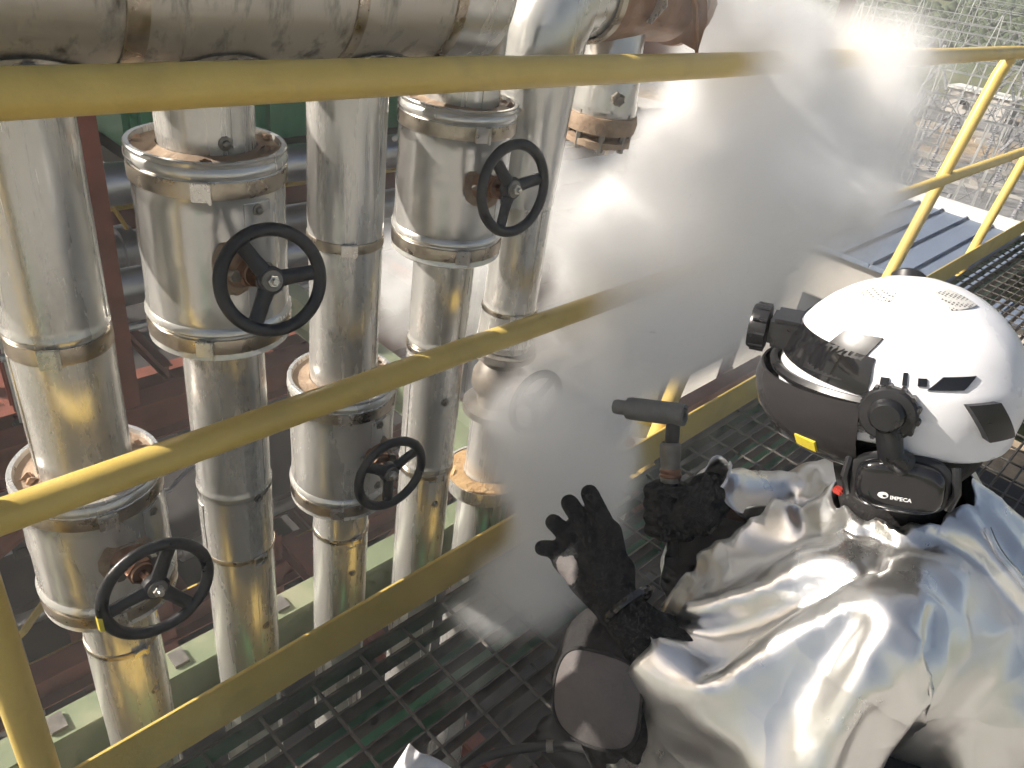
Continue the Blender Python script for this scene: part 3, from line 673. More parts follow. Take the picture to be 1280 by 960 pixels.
# 3
X3, R3 = .684, .0605
p = pipe_thing(2, X3); ca = cam_a(X3)
section(p, X3, R3 + .0012, .855, 1.17, ca + .9, bead=False); section(p, X3, R3, .57, .86, ca + 1.2, bead=False); strap(p, X3, R3 + .0008, .846, .018, ca + .1)
jacket(p, X3, .097, R3, .302, .583, ca + .05)
section(p, X3, R3 - .004, .20, .306, ca + 1.0, bead=False); section(p, X3, R3 - .003, -.5, .205, ca + .25, bead=False); section(p, X3, R3 - .004, -2.6, -.49, ca + .6)
strap(p, X3, R3 - .004, .197, .012, ca + .6)
for z in (.11, -.12): screw_full(p, *on_pipe(X3, R3 - .002, ca + .45, z))
stem(p, (X3 + .006, PY - .095, .452), (.672, .832, .462)); handwheel(p, (.672, .828, .464), (-.06, -.96, .05), .076, .45)
# 4
X4, R4 = .910, .0600
p = pipe_thing(3, X4); ca = cam_a(X4)
mb = MB(); rr_ = .0685
section(p, X4 + .005, .0665, 1.03, 1.75, ca + .55, 'clad_smooth', False)
for z in (1.19, 1.34): screw_full(p, *on_pipe(X4 + .005, .068, ca + .72, z), 1.1)
jacket(p, X4, .1005, R4, .792, 1.068, ca + .42, 'clad_smooth')
section(p, X4, R4 - .001, .58, .796, ca + .8); section(p, X4, R4, .272, .585, ca - 1.2, bead=True); section(p, X4, R4 - .001, -.5, .276, ca + .2, bead=False); section(p, X4, R4 - .001, -2.6, -.49, ca + .5)
strap(p, X4, R4, .262, .014, ca + .6); strap(p, X4, R4 + .001, .575, .012, ca + 1.0)
for z in (.47, .19, -.09): screw_full(p, *on_pipe(X4, R4 + .001, ca + .5, z))
stem(p, (X4 - .015, PY - .099, .945), (.890, .830, .961)); handwheel(p, (.890, .826, .964), (-.02, -.97, .12), .080, .15)
# 5
X5, R5 = 1.115, .0585
p = pipe_thing(4, X5); ca = cam_a(X5)
mb = MB(); mb.tube([(X5 - .012, PY, .86), (X5 - .014, PY, 1.0), (X5 - .014, PY, 1.10), (X5 - .010, PY, 1.17), (X5 + .012, PY, 1.222), (X5 + .05, PY, 1.240), (X5 + .09, PY, 1.240)], [.066, .071, .074, .076, .079, .080, .080], 40); mb.build('elbow_sheet', 'clad_smooth', p)
section(p, X5, R5, .60, .87, ca + .7); section(p, X5, R5 + .004, .52, .61, ca - .3, 'clad', True)
strap(p, X5, R5 + .001, .605, .015, ca + .3)
mb = MB(); mb.lathe([(.045, .54), (.05, .52), (.075, .515), (.078, .50), (.05, .495), (.045, .47), (.062, .44), (.064, .41), (.047, .38), (.045, .36), (.078, .355), (.078, .338), (.05, .333), (.045, .31)], (X5, PY, 0), seg=28); mb.build('valve_body', 'galv', p)
stem(p, (X5, PY - .055, .43), (1.062, .84, .468)); handwheel(p, (1.060, .834, .470), (-.08, -.96, .1), .076, .7)
section(p, X5, R5 - .005, .135, .33, ca + 1.1)
mb = MB(); mb.lathe([(R5 - .006, .150), (.075, .153), (.094, .149), (.0985, .142), (.0975, .118), (.080, .112), (R5 - .006, .114)], (X5 - .004, PY, 0), seg=48); rg = mb.build('insulation_ring', 'wool', p)
mb = MB(); mb.lathe([(.0965, .150), (.101, .152), (.1015, .128), (.097, .110), (.093, .109)], (X5 - .004, PY, 0), seg=48); mb.build('ring_lip', 'clad', rg)
for k in range(10):
    a = rnd(ca - 1.6, ca + 1.6); rr = rnd(.07, .092); c = V((X5 + rr * math.cos(a), PY + rr * math.sin(a), .149)); s = rnd(.005, .012)
    mb = MB(); mb.add([c + V((s * math.cos(q * 1.26) * rnd(.6, 1.2), s * math.sin(q * 1.26) * rnd(.6, 1.2), rnd(-.001, .004))) for q in range(5)] + [c + V((0, 0, s * .8))], [(q, (q + 1) % 5, 5) for q in range(5)]); mb.build('wool_tuft', 'wool', rg, smooth=False)
section(p, X5 - .003, R5 + .001, -2.6, .115, ca + .5)
mb = MB(); arc_patch(mb, (X5 + .035, PY - .03), .05, ca + .5, ca + 1.6, -.10, .115, .002); mb.build('bent_flap', 'rust', p)

# stained header with branch collars
HZ = 1.243
hd = thing('header_pipe', (.2, PY, HZ), 'large horizontal stained metal header pipe above the yellow top rail', 'pipe')
def hsec(x0, x1, r, mt='header'):
    prof = [(r - .004, x0)] + [(r + .0006 * math.sin(k * 1.9 + x0 * 9), x0 + .001 + (x1 - x0 - .002) * k / 8) for k in range(9)] + [(r - .004, x1)]
    mb = MB(); mb.lathe(prof, (0, PY, HZ), (1, 0, 0), 64); return mb.build('cladding_sheet', mt, hd)
hsec(-1.2, -.12, .1185); hsec(-.125, .345, .1175); hsec(.34, .63, .1185); hsec(.625, .800, .1175); hsec(.795, .905, .1150, 'clad_smooth')
for x, wd in ((-.13, .022), (.333, .026), (.618, .018), (.785, .02)):
    mb = MB(); mb.lathe([(.117, x), (.1208, x + .001), (.1212, x + .004), (.1212, x + wd - .004), (.1208, x + wd - .001), (.117, x + wd)], (0, PY, HZ), (1, 0, 0), 64); mb.build('strap', 'strap', hd)
for x, r in ((X1, R1), (X2, R2), (X3, R3)):
    # saddle collar shaped to the header
    rows = []
    for k, (rr, lift) in enumerate(((r + .003, -.150), (r + .005, -.132), (r + .010, -.112), (r + .016, -.10), (r + .022, -.09))):
        row = []
        for q in range(40):
            a = 2 * PI * q / 40; px_, py_ = rr * 1.15 * math.cos(a), rr * math.sin(a)
            zz = -math.sqrt(max(.0, .1215 ** 2 - py_ ** 2)) if k >= 2 else lift
            if k >= 2: zz = min(zz - .0 + (.0 if k > 2 else -.004), -.02)
            row.append((x + px_, PY + py_, HZ + zz))
        rows.append(row)
    mb = MB(); mb.ring_loft(rows, False, False); mb.build('branch_collar', 'clad', hd)
    screw_full(hd, (x + .005, PY - .075, HZ - .098), (0, -.5, -.85))

hb = thing('header_pipe', (.2, 1.3, 1.205), 'slimmer clad header pipe running directly behind the stained header', 'pipe')
for xa, xb in ((-1.2, -.4), (-.39, .3), (.31, .90)):
    mb = MB(); mb.tube([(xa, 1.3, 1.205), (xb, 1.3, 1.205)], .058, 32); mb.build('cladding_sheet', 'clad', hb)
for x in (-.40, .30):
    mb = MB(); mb.tube([(x - .012, 1.3, 1.205), (x + .022, 1.3, 1.205)], .0605, 32); mb.build('strap', 'strap', hb)
# rusty header beyond the fifth pipe, with torn sheet at its end
rh = thing('rusty_header', (1.3, PY, 1.240), 'rust brown header pipe with torn sheet end beside the steam', 'pipe')
prof = [(.083, .0)] + [(.0845 + .0015 * math.sin(k * 2.7), .01 + .03 * k) for k in range(9)] + [(.070, .275)]
mb = MB(); mb.lathe(prof, (X5 + .085, PY, 1.240), (1, 0, 0), 40); mb.build('cladding_sheet', 'rust', rh)
mb = MB(); mb.lathe([(.083, 0), (.089, .002), (.090, .016), (.084, .02)], (X5 + .082, PY, 1.240), (1, 0, 0), 40); mb.build('strap', 'strap', rh)
mb = MB(); mb.lathe([(.04, 0), (.092, .0), (.094, .012), (.092, .024), (.04, .024)], (X5 + .365, PY, 1.240), (1, 0, 0), 32); fl = mb.build('end_flange', 'rust', rh)
for k in range(8):
    a = 2 * PI * k / 8; mb = MB(); mb.lathe([(.009, -.01), (.009, .036), (1e-5, .036)], (X5 + .365, PY + .078 * math.cos(a), 1.240 + .078 * math.sin(a)), (1, 0, 0), 6); mb.build('flange_bolt', 'rust', fl)
def flap(pts, wd, nm, mt):
    rows = []; pts = [V(q) for q in pts]
    for i, q in enumerate(pts):
        t_ = V((0, wd * (1 - .35 * i / len(pts)), .15 * wd)); n_ = V((.0015, 0, .0))
        rows.append([q - t_, q + t_, q + t_ + n_, q - t_ + n_])
    mb = MB(); mb.ring_loft(rows); mb.build(nm, mt, rh)
flap([(X5 + .24, PY - .06, 1.34), (X5 + .30, PY - .085, 1.28), (X5 + .33, PY - .09, 1.22), (X5 + .335, PY - .085, 1.16)], .03, 'torn_sheet', 'rust')
flap([(X5 + .17, PY - .08, 1.30), (X5 + .19, PY - .088, 1.24), (X5 + .18, PY - .07, 1.205)], .025, 'torn_sheet', 'clad')
mb = MB(); mb.tube([(X5 + .23, PY - .08, 1.33), (X5 + .29, PY - .105, 1.24), (X5 + .325, PY - .112, 1.155)], [.006, .007, .004], 6); mb.build('hanging_wire', 'rust', rh)
# stub of the sixth line
p6 = thing('stub_pipe', (1.335, PY, .9), 'short rusty clad branch hanging below the rusty header at the steam edge', 'pipe')
x6 = 1.315
mb = MB(); mb.lathe([(.055, 1.24), (.058, 1.12), (.064, 1.11), (.066, 1.06), (.070, 1.04), (.070, 1.02), (.062, 1.01)], (x6, PY, 0), seg=36); mb.build('cladding_sheet', 'clad_smooth', p6)
mb = MB(); mb.lathe([(.055, 1.022), (.074, 1.018), (.077, 1.005), (.074, .985), (.056, .98), (.052, .975), (.070, .97), (.070, .958), (.04, .955), (.03, .945)], (x6, PY, 0), seg=32); mb.build('flange', 'plate', p6)
for k in range(8):
    a = 2 * PI * k / 8; mb = MB(); mb.lathe([(.007, .950), (.007, 1.028), (1e-5, 1.029)], (x6 + .064 * math.cos(a), PY + .064 * math.sin(a), 0), seg=6); mb.build('flange_bolt', 'galv', p6)
mb = MB(); mb.lathe([(.013, -.01), (.013, .018), (.008, .024), (1e-5, .024)], (x6 - .035, PY - .055, 1.06), (-.5, -.8, 0), 6); mb.build('plug', 'galv', p6)

# white stub pipe beyond the walkway
wp = thing('white_pipe', (1.83, 1.0, -.6), 'thin white painted vertical pipe with yellow clamp beyond the toe board', 'pipe')
mb = MB(); mb.tube([(1.845, 1.0, -.8), (1.83, 1.0, .2), (1.80, 1.0, .75)], .030, 20); mb.build('pipe_wall', 'whitepaint', wp)
mb = MB(); mb.lathe([(.030, -.10), (.042, -.098), (.042, -.07), (.034, -.066), (.034, -.03), (.030, -.028)], (1.84, 1.0, .12), seg=24); mb.build('clamp', 'sticker', wp)
mb = MB(); mb.lathe([(.03, 0), (.055, .0), (.055, .022), (.03, .024)], (1.845, 1.0, -.07), seg=24); mb.build('flange', 'whitepaint', wp)
mb = MB(); mb.box((1.76, .985, -.06), (.14, .05, .05)); mb.tube([(1.70, .97, -.03), (1.62, .96, -.02)], .016, 10); mb.build('side_valve', 'whitepaint', wp, bevel=.004)
mb = MB(); mb.lathe([(.0, 0), (.018, .001), (.018, .012), (.0, .013)], (1.735, .97, -.02), (-.2, -.3, 1), 8); mb.build('valve_knob', 'rust', wp)

# ================================================================== THE WORKER
J = dict(neck=(.985, .115, .735), chest=(1.00, .03, .625), ls=(.80, .035, .675), rs=(1.185, .13, .67), belly=(1.03, -.13, .53), pelvis=(1.05, -.29, .40),
         le=(.70, .075, .53), lw=(.665, .235, .535), re=(1.13, .30, .52), rw=(.965, .37, .588), head=(.958, .185, .885),
         lhip=(.93, -.20, .34), rhip=(1.16, -.22, .34), lk=(.69, .295, .445), la=(.80, .24, .09), rk=(1.22, .24, .12), ra=(1.22, -.24, .10))
PO = V((1.0, 0, 0))
person = thing('person', PO, 'crouching worker in silver aluminized jacket, white helmet and black gloves beside the steam', 'person')
def capJ(mb, a, b, ra, rb): cap(mb, J[a], J[b], ra, rb)
# body: one continuous skin
mb = MB()
capJ(mb, 'pelvis', 'belly', .115, .11); capJ(mb, 'belly', 'chest', .105, .09); capJ(mb, 'chest', 'neck', .08, .045); cap(mb, J['neck'], J['head'], .045, .06)
capJ(mb, 'chest', 'ls', .08, .045); capJ(mb, 'chest', 'rs', .08, .045)
capJ(mb, 'ls', 'le', .052, .042); capJ(mb, 'le', 'lw', .042, .03); capJ(mb, 'rs', 're', .052, .042); capJ(mb, 're', 'rw', .042, .03)
capJ(mb, 'pelvis', 'lhip', .12, .10); capJ(mb, 'pelvis', 'rhip', .12, .10)
capJ(mb, 'lhip', 'lk', .085, .06); capJ(mb, 'lk', 'la', .058, .038); capJ(mb, 'rhip', 'rk', .085, .06); capJ(mb, 'rk', 'ra', .058, .038)
# head with face
F = V((-.20334, .94554, -.25418)); LF = V((-.97765, -.21025, 0)); UP = V((-.05344, .24850, .96716))
HC = V((.963, .190, .909))
def hp(f, l, u): return HC + F * f + LF * l + UP * u
cap(mb, hp(-.02, 0, .0), hp(.02, 0, .0), .088, .085); cap(mb, hp(.035, 0, -.05), hp(.055, 0, -.095), .062, .038); cap(mb, hp(0, 0, -.06), hp(-.02, 0, -.15), .06, .055)
cap(mb, hp(.098, 0, -.03), hp(.116, 0, -.055), .010, .014)                                     # nose
cap(mb, hp(.092, .018, -.085), hp(.092, -.018, -.085), .008, .008)                               # lips
for s in (-1, 1):
    cap(mb, hp(-.005, s * .083, -.03), hp(-.008, s * .086, -.06), .014, .010)                    # ears
    cap(mb, hp(.086, s * .03, -.02), hp(.088, s * .035, -.018), .013, .012)                      # eyes
body = link('body', shift(smooth_all(remesh(mb, .011, 4)), PO), 'skin', person)
# neck gaiter
mb = MB(); cap(mb, V(J['neck']) - V((0, 0, .02)), hp(-.01, 0, -.10), .072, .078); cap(mb, hp(-.01, 0, -.10), hp(-.03, 0, -.06), .078, .085)
link('neck_gaiter', shift(smooth_all(remesh(mb, .008, 3)), PO), 'black_cloth', person)
# trousers
mb = MB()
capJ(mb, 'pelvis', 'lhip', .135, .115); capJ(mb, 'pelvis', 'rhip', .135, .115)
capJ(mb, 'lhip', 'lk', .115, .104); capJ(mb, 'lk', 'la', .098, .060); capJ(mb, 'rhip', 'rk', .110, .085); capJ(mb, 'rk', 'ra', .082, .058)
tm = smooth_all(remesh(mb, .009, 6))
for v in tm.vertices:
    p = v.co; k = (p - V(J['lk'])).length
    f = noise.noise(p * 11) * .010 + noise.noise(p * 26) * .004 + abs(noise.noise(V((p.x * 9, p.y * 9, p.z * 30)))) * .007
    v.co = p + v.normal * f
link('trousers', shift(tm, PO), 'black_cloth', person)
# knee pad: a curved panel with a piped edge over the raised knee
kc = V(J['lk']); kd = (CAM - kc).normalized()
kd = (kd * .85 + V((-.30, .10, -.22))).normalized(); ku = (V((.10, .35, 1)) - kd * kd.dot(V((.10, .35, 1)))).normalized(); kl = kd.cross(ku)
def pad_pt(a, b_, off):   # a across, b along the shin
    d = (kd * 1.0 + kl * a * .95 + ku * b_ * .95).normalized(); return kc + V((0, 0, -.012)) + d * (.112 + off)
mb = MB(); n = 14
outl = lambda i, j: ((2 * i / n - 1), (2 * j / n - 1))
def sq(i, j):
    a, b_ = outl(i, j); r = .62
    # superellipse outline
    m_ = max(abs(a), abs(b_)); 
    if m_ < 1e-6: return 0, 0
    k = (abs(a) ** 4 + abs(b_) ** 4) ** .25
    return a * m_ / k * r, b_ * m_ / k * r
vs = [pad_pt(*sq(i, j), .010) for i in range(n + 1) for j in range(n + 1)] + [pad_pt(*sq(i, j), -.006) for i in range(n + 1) for j in range(n + 1)]
N1 = (n + 1) ** 2; fs = []
for i in range(n):
    for j in range(n):
        a = i * (n + 1) + j; fs += [(a, a + n + 1, a + n + 2, a + 1), (a + N1, a + 1 + N1, a + n + 2 + N1, a + n + 1 + N1)]
bd = [i * (n + 1) for i in range(n)] + [n * (n + 1) + j for j in range(n)] + [(n - i) * (n + 1) + n for i in range(n)] + [n - j for j in range(n)]
for q in range(len(bd)): a, b_ = bd[q], bd[(q + 1) % len(bd)]; fs.append((a, b_, b_ + N1, a + N1))
mb.add(vs, fs); kp = mb.build('knee_pad', 'leather', person, ang=60)
mb = MB(); mb.tube([vs[q] for q in bd] + [vs[bd[0]]], .003, 6); mb.build('piping', 'black_cloth', kp)
# boots
for a_, toe in (('la', V((-.02, .20, 0))), ('ra', V((.01, -.17, -.02)))):
    an = V(J[a_]); mb = MB(); zb = .045
    if a_ == 'la':
        cap(mb, an, (an.x, an.y - .02, zb), .055, .05); cap(mb, (an.x, an.y - .04, zb + .005), (an.x + toe.x, an.y + .18, zb), .048, .044)
    else:
        cap(mb, an, an + V((0, -.08, -.01)), .055, .05); cap(mb, an + V((0, -.08, 0)), an + V((.0, -.13, -.04)), .05, .045)
    me = remesh(mb, .009, 4)
    for v in me.vertices:
        if v.co.z < .006: v.co.z = .006
    link('boot', shift(smooth_all(me), PO), 'rubber', person)

# jacket: heavy aluminized cloth settled over the body by a short cloth run
def jacket_mesh():
    def shape(off, grow=0.):
        mb = MB()
        def c(a, b_, ra, rb): cap(mb, J[a], J[b_], ra + off, rb + off)
        c('pelvis', 'belly', .175 + grow, .17 + grow); c('belly', 'chest', .17 + grow, .145 + grow); c('chest', 'neck', .13, .085)
        c('chest', 'ls', .135, .085); c('chest', 'rs', .135, .09)
        cap(mb, (.93, .12, .58), (.90, .27, .57), .125 + off, .085 + off); cap(mb, (.86, .12, .60), (.80, .22, .55), .11 + off, .075 + off)
        c('ls', 'le', .088, .078); c('le', 'lw', .078, .066); c('rs', 're', .088, .078); c('re', 'rw', .078, .060)
        return mb
    bo = bpy.data.objects.new('tmp_body', remesh(shape(-.024), .022)); sc.collection.objects.link(bo)
    bo.modifiers.new('c', 'COLLISION'); bo.collision.thickness_outer = .006; bo.collision.cloth_friction = 5
    gm = remesh(shape(.010, .01), .0175, 8)
    bm = bmesh.new(); bm.from_mesh(gm)
    lw, rw = V(J['lw']), V(J['rw']); dl = set()
    for w_, e in ((lw, V(J['le'])), (rw, V(J['re']))):
        d = (w_ - e).normalized(); dl |= {v for v in bm.verts if (v.co - w_).dot(d) > .004 and (v.co - w_).length < .14}
    nk = V(J['neck']); hd_ = (V(J['head']) - nk).normalized()
    dl |= {v for v in bm.verts if (v.co - nk).dot(hd_) > .045 and (v.co - nk).length < .2}
    dl |= {v for v in bm.verts if v.co.z < .22}
    bmesh.ops.delete(bm, geom=list(dl), context='VERTS')
    me = bpy.data.meshes.new('tmp_g')
    for v in bm.verts: v.co += V((noise.noise(v.co * 14), noise.noise(v.co * 14 + V((9, 0, 0))), noise.noise(v.co * 14 + V((0, 9, 0))))) * .006
    bm.to_mesh(me); bm.free()
    go = bpy.data.objects.new('tmp_garment', me); sc.collection.objects.link(go)
    pin = go.vertex_groups.new(name='pin')
    for v in me.vertices:
        if min((v.co - lw).length, (v.co - rw).length) < .05 or (v.co - nk).dot(hd_) > .025: pin.add([v.index], 1., 'REPLACE')
    cl = go.modifiers.new('cloth', 'CLOTH'); s = cl.settings
    s.quality = 5; s.mass = .22; s.tension_stiffness = 30; s.compression_stiffness = 30; s.shear_stiffness = 18; s.bending_stiffness = 6.0
    s.tension_damping = 15; s.compression_damping = 15; s.shear_damping = 10; s.bending_damping = .5; s.air_damping = 3
    s.vertex_group_mass = 'pin'; s.shrink_min = s.shrink_max = -.27
    cl.collision_settings.distance_min = .005; cl.collision_settings.collision_quality = 2; cl.collision_settings.use_self_collision = False
    cl.point_cache.frame_end = 60
    for fr_ in range(1, 39): sc.frame_set(fr_)
    res = bpy.data.meshes.new_from_object(go.evaluated_get(bpy.context.evaluated_depsgraph_get()))
    sc.frame_set(1)
    bpy.data.objects.remove(go); bpy.data.objects.remove(bo)
    return res
jm = jacket_mesh()
jk = link('jacket', shift(smooth_all(jm), PO), 'suit', person)
sb = jk.modifiers.new('fine', 'SUBSURF'); sb.levels = sb.render_levels = 1
so = jk.modifiers.new('cloth_thickness', 'SOLIDIFY'); so.thickness = .0016; so.offset = -1
# seams follow the cloth surface
from mathutils.bvhtree import BVHTree
def seam(pts, nm='seam'):
    bv = BVHTree.FromPolygons([v.co + PO for v in jm.vertices], [tuple(p.vertices) for p in jm.polygons])
    out = []
    for i in range(len(pts) - 1):
        for k in range(14):
            p = V(pts[i]).lerp(V(pts[i + 1]), k / 14); h = bv.find_nearest(p)
            n_ = h[1] if h[1].dot(p - V(J['chest'])) > 0 else -h[1]
            out.append(h[0] + n_ * .0012)
    for k in range(3): out = [out[0]] + [(out[i - 1] + out[i] * 2 + out[i + 1]) / 4 for i in range(1, len(out) - 1)] + [out[-1]]
    mb = MB(); mb.tube(out, .0026, 6); sm0 = mb.build(nm, 'suit', jk)
    mb = MB(); mb.tube([q + V((.004, -.004, .002)) for q in out], .0007, 5); mb.build('stitching', 'stitch', jk)
ls = V(J['ls'])
seam([(.93, .10, .86), (.87, .00, .84), (.80, -.06, .74), (.80, -.09, .60)])
seam([(.93, -.02, .86), (.93, -.12, .78), (.93, -.26, .66)])
seam([(1.08, .16, .80), (1.12, .20, .72), (1.10, .22, .58)])
mb = MB(); wc = V(J['lw']); dl_ = (wc - V(J['le'])).normalized()

# gloves
def glove(parts, nm, vox=.0032):
    mb = MB()
    for a, b_, ra, rb in parts: cap(mb, a, b_, ra, rb, 12, 4)
    return link(nm, shift(smooth_all(remesh(mb, vox, 2)), PO), 'knit', person)
def px(x, y, t_): # design-time helper: a point from picture bearings and a depth, all stored as plain world points
    return CAM + (_right * ((x - 640) / 939) - _up * ((y - 480) / 939) + _fwd) * t_
W = px(771, 757, 1.035)
kn = [px(761, 666, 1.075), px(740, 672, 1.085), px(720, 683, 1.095), px(706, 700, 1.10)]
mid = [px(747, 638, 1.095), px(724, 647, 1.11), px(704, 664, 1.115), px(690, 686, 1.11)]
tip = [px(737, 617, 1.085), px(712, 629, 1.10), px(692, 653, 1.11), px(678, 685, 1.10)]
parts = []
for k, (a, b_, c_) in enumerate(zip(kn, mid, tip)):
    r = (.0145, .0145, .0138, .0128)[k]; base = W.lerp(a, .45)
    parts += [(base, a, .024, .020), (a, b_, .0155, r), (b_, c_, r, r * .93)]
th = [px(776, 712, 1.06), px(768, 690, 1.13), px(752, 672, 1.16)]
parts += [(W, th[0], .026, .021), (th[0], th[1], .019, .016), (th[1], th[2], .016, .0135)]
parts += [(W, W.lerp(kn[1], .6), .033, .031), (W, W.lerp(kn[3], .6), .031, .027), (W, W.lerp(kn[0], .7), .028, .022), (V(J['lw']) , W, .035, .030), (px(838, 815, 1.01), W, .036, .030)]
gl = glove(parts, 'glove')
# grey palm patch at the little-finger side: a shell offset from the glove surface
def surf_patch(src, c, r, off, nm, mt, parent, squash=1.):
    bm = bmesh.new(); bm.from_mesh(src.data); bm.normal_update(); c = V(c) - PO
    bmesh.ops.delete(bm, geom=[v for v in bm.verts if (v.co - c).length > r * (1 + .06 * noise.noise(v.co * 50))], context='VERTS')
    for v in bm.verts: v.co += v.normal * off
    me = bpy.data.meshes.new(nm); bm.to_mesh(me); bm.free(); return link(nm, smooth_all(me), mt, parent)
surf_patch(gl, px(700, 712, 1.06), .028, .0012, 'leather_patch', 'leather', gl)
mb = MB(); mb.torus(px(786, 756, 1.018), (V(J['lw']) - W), .034, .006, 24, 8); mb.build('cuff_band', 'gloss_black', gl)
# right glove closed round the tool stem
SA, SB = px(839, 672, 1.245), px(838, 575, 1.235)       # stem axis bottom/top
ax = (SB - SA).normalized(); RWp = px(862, 640, 1.20); hc_ = SA.lerp(SB, .35)
side = (RWp - hc_); side = (side - ax * side.dot(ax)).normalized(); fr3 = ax.cross(side)
parts = [(V(J['rw']), RWp + side * .02, .040, .034), (RWp + side * .02, hc_ + side * .040, .036, .030)]
for k in range(4):
    z = -.030 + .0215 * k; o_ = hc_ + ax * z; L_ = (.92, 1.0, 1.0, .95)[k]
    ang = [0., 1.0, 2.0, 3.1, 4.1]; rad = [.040, .034, .031, .029, .027]
    pts = [o_ + (side * math.cos(a) + fr3 * -math.sin(a)) * r_ * (1.05 if q else 1) for q, (a, r_) in enumerate(zip(ang, rad))]
    for q in range(4): parts.append((pts[q], pts[q + 1], .0145 * L_, .0125 * L_ if q < 3 else .0115))
tpts = [hc_ + side * .040 + fr3 * .018 - ax * .005, hc_ + fr3 * .034 + side * .012 + ax * .024, hc_ + fr3 * .027 - side * .018 + ax * .034]
parts += [(tpts[0], tpts[1], .018, .0155), (tpts[1], tpts[2], .0155, .0125)]
g2 = glove(parts, 'glove')

# helmet
RAD = V((.143, .117, .134))
def sh(az, el, k=1.):  # az 0 front, +90 left; el up
    return hp(RAD.x * k * math.cos(el) * math.cos(az), RAD.y * k * math.cos(el) * math.sin(az), RAD.z * k * math.sin(el))
rows = []; ns_ = 72
els = [-.30, -.27, -.15, 0, .12, .2, .26, .33, .45, .6, .75, .9, 1.05, 1.2, 1.35, 1.47]
for el in els:
    row = []
    for k in range(ns_):
        az = 2 * PI * k / ns_
        drop = -.13 * max(0, math.cos(az + PI)) - .02 + .10 * math.exp(-((abs((az + PI) % (2 * PI) - PI) - PI / 2) / .42) ** 2)   # lower at the nape, cut up over the ear
        e = el + (drop if el < .05 else drop * max(0, (.3 - el) / .3)) * (1 if el < 0 else .5)
        kx = 1.0
        if el < -.2: kx = 1.03
        if .2 <= el <= .33: kx = 1.004 if el < .3 else .992                      # pressed ridge line
        # two raised ribs along the crown
        kx += .012 * math.exp(-((abs(math.sin(az)) * math.cos(el) - .34) / .06) ** 2) * (1 if el > .5 else 0)
        row.append(sh(az, e, kx))
    rows.append(row)
mb = MB(); mb.ring_loft(rows, False, False); top_ = sh(0, PI / 2, 1.0); o0 = len(mb.v); mb.v.append(tuple(top_)); nrow = (len(els) - 1) * ns_
mb.f += [(nrow + k, nrow + (k + 1) % ns_, o0) for k in range(ns_)]
hm = mb.build('helmet', 'helmet', person, ang=70)
hs_ = hm.modifiers.new('shell', 'SOLIDIFY'); hs_.thickness = .004; hs_.offset = -1
# suspension liner under the rim
mb = MB(); mb.ring_loft([[sh(2 * PI * k / 48, e, kk) for k in range(48)] for e, kk in ((-.75, .86), (-.55, .93), (-.2, .95), (.1, .94))], False, False); mb.build('liner', 'black_cloth', hm)
def patch(az0, az1, el0, el1, k, nm, mt, n=6, th=.0016, parent=None, skew=0., bevel=0):
    vs = []; fs = []
    for i in range(n + 1):
        for j in range(n + 1):
            e = el0 + (el1 - el0) * j / n; a = az0 + (az1 - az0) * i / n + skew * (j / n - .5)
            vs.append(sh(a, e, k)); 
    N1 = len(vs); vs += [hp(0, 0, 0).lerp(v, 1 - th / .13) for v in vs]
    for i in range(n):
        for j in range(n):
            a = i * (n + 1) + j; fs += [(a, a + n + 1, a + n + 2, a + 1), (a + N1, a + 1 + N1, a + n + 2 + N1, a + n + 1 + N1)]
    bd = [i * (n + 1) for i in range(n)] + [n * (n + 1) + j for j in range(n)] + [(n - i) * (n + 1) + n for i in range(n)] + [n - j for j in range(n)]
    for q in range(len(bd)): a, b_ = bd[q], bd[(q + 1) % len(bd)]; fs.append((a, b_, b_ + N1, a + N1))
    mb = MB(); mb.add(vs, fs); return mb.build(nm, mt, parent or hm, ang=50)
def azel(f, l, u): return math.atan2(l / RAD.y, f / RAD.x), math.asin(max(-1, min(1, u / RAD.z)))
# vents and fittings (positions on the shell: forward, left, up)
A, E_ = azel(.031, .041, .124); patch(A - .36, A + .36, E_ - .07, E_ + .07, 1.012, 'mesh_vent', 'vent_mesh', 8, .006)
A, E_ = azel(-.053, .026, .123); patch(A - .30, A + .30, E_ - .14, E_ + .11, 1.012, 'mesh_vent', 'vent_mesh', 8, .006)
A, E_ = azel(.010, .117, -.020); patch(A - .13, A + .13, E_ - .09, E_ + .06, 1.015, 'mesh_vent', 'vent_mesh', 6, .006)
for (f, l, u, da, de) in ((.001, .111, .046, .034, .034), (-.019, .108, .051, .018, .055), (-.037, .107, .049, .034, .034)):
    A, E_ = azel(f, l, u); patch(A - da, A + da, E_ - de, E_ + de, 1.012, 'vent_slot', 'gloss_black', 4, .006)
A, E_ = azel(-.066, .100, .046); patch(A - .12, A + .16, E_ - .04, E_ + .075, 1.012, 'vent_slot', 'gloss_black', 4, .006, skew=.12)
A, E_ = azel(.086, .098, .0); patch(A - .11, A + .10, E_ - .12, E_ + .14, 1.075, 'lamp_clip', 'black_plastic', 6, .013, skew=-.10)
A, E_ = azel(-.109, .081, .002); patch(A - .13, A + .13, E_ - .16, E_ + .18, 1.075, 'lamp_clip', 'black_plastic', 6, .013, skew=-.22)
# pivot knob with knurled ring
kcn = hp(-.008, .118, .012); kn_ = (LF * 1 + UP * .15).normalized()
mb = MB(); mb.lathe([(.031, -.008), (.032, .008), (.029, .012), (.020, .013), (.018, .022), (.015, .025), (1e-5, .025)], kcn, kn_, 28)
for k in range(14):
    a = 2 * PI * k / 14; u_ = kn_.orthogonal().normalized(); w_ = kn_.cross(u_); d = u_ * math.cos(a) + w_ * math.sin(a)
    mb.tube([kcn + d * .0315 - kn_ * .004, kcn + d * .0315 + kn_ * .010], .0032, 6)
mb.build('pivot_knob', 'black_plastic', hm)
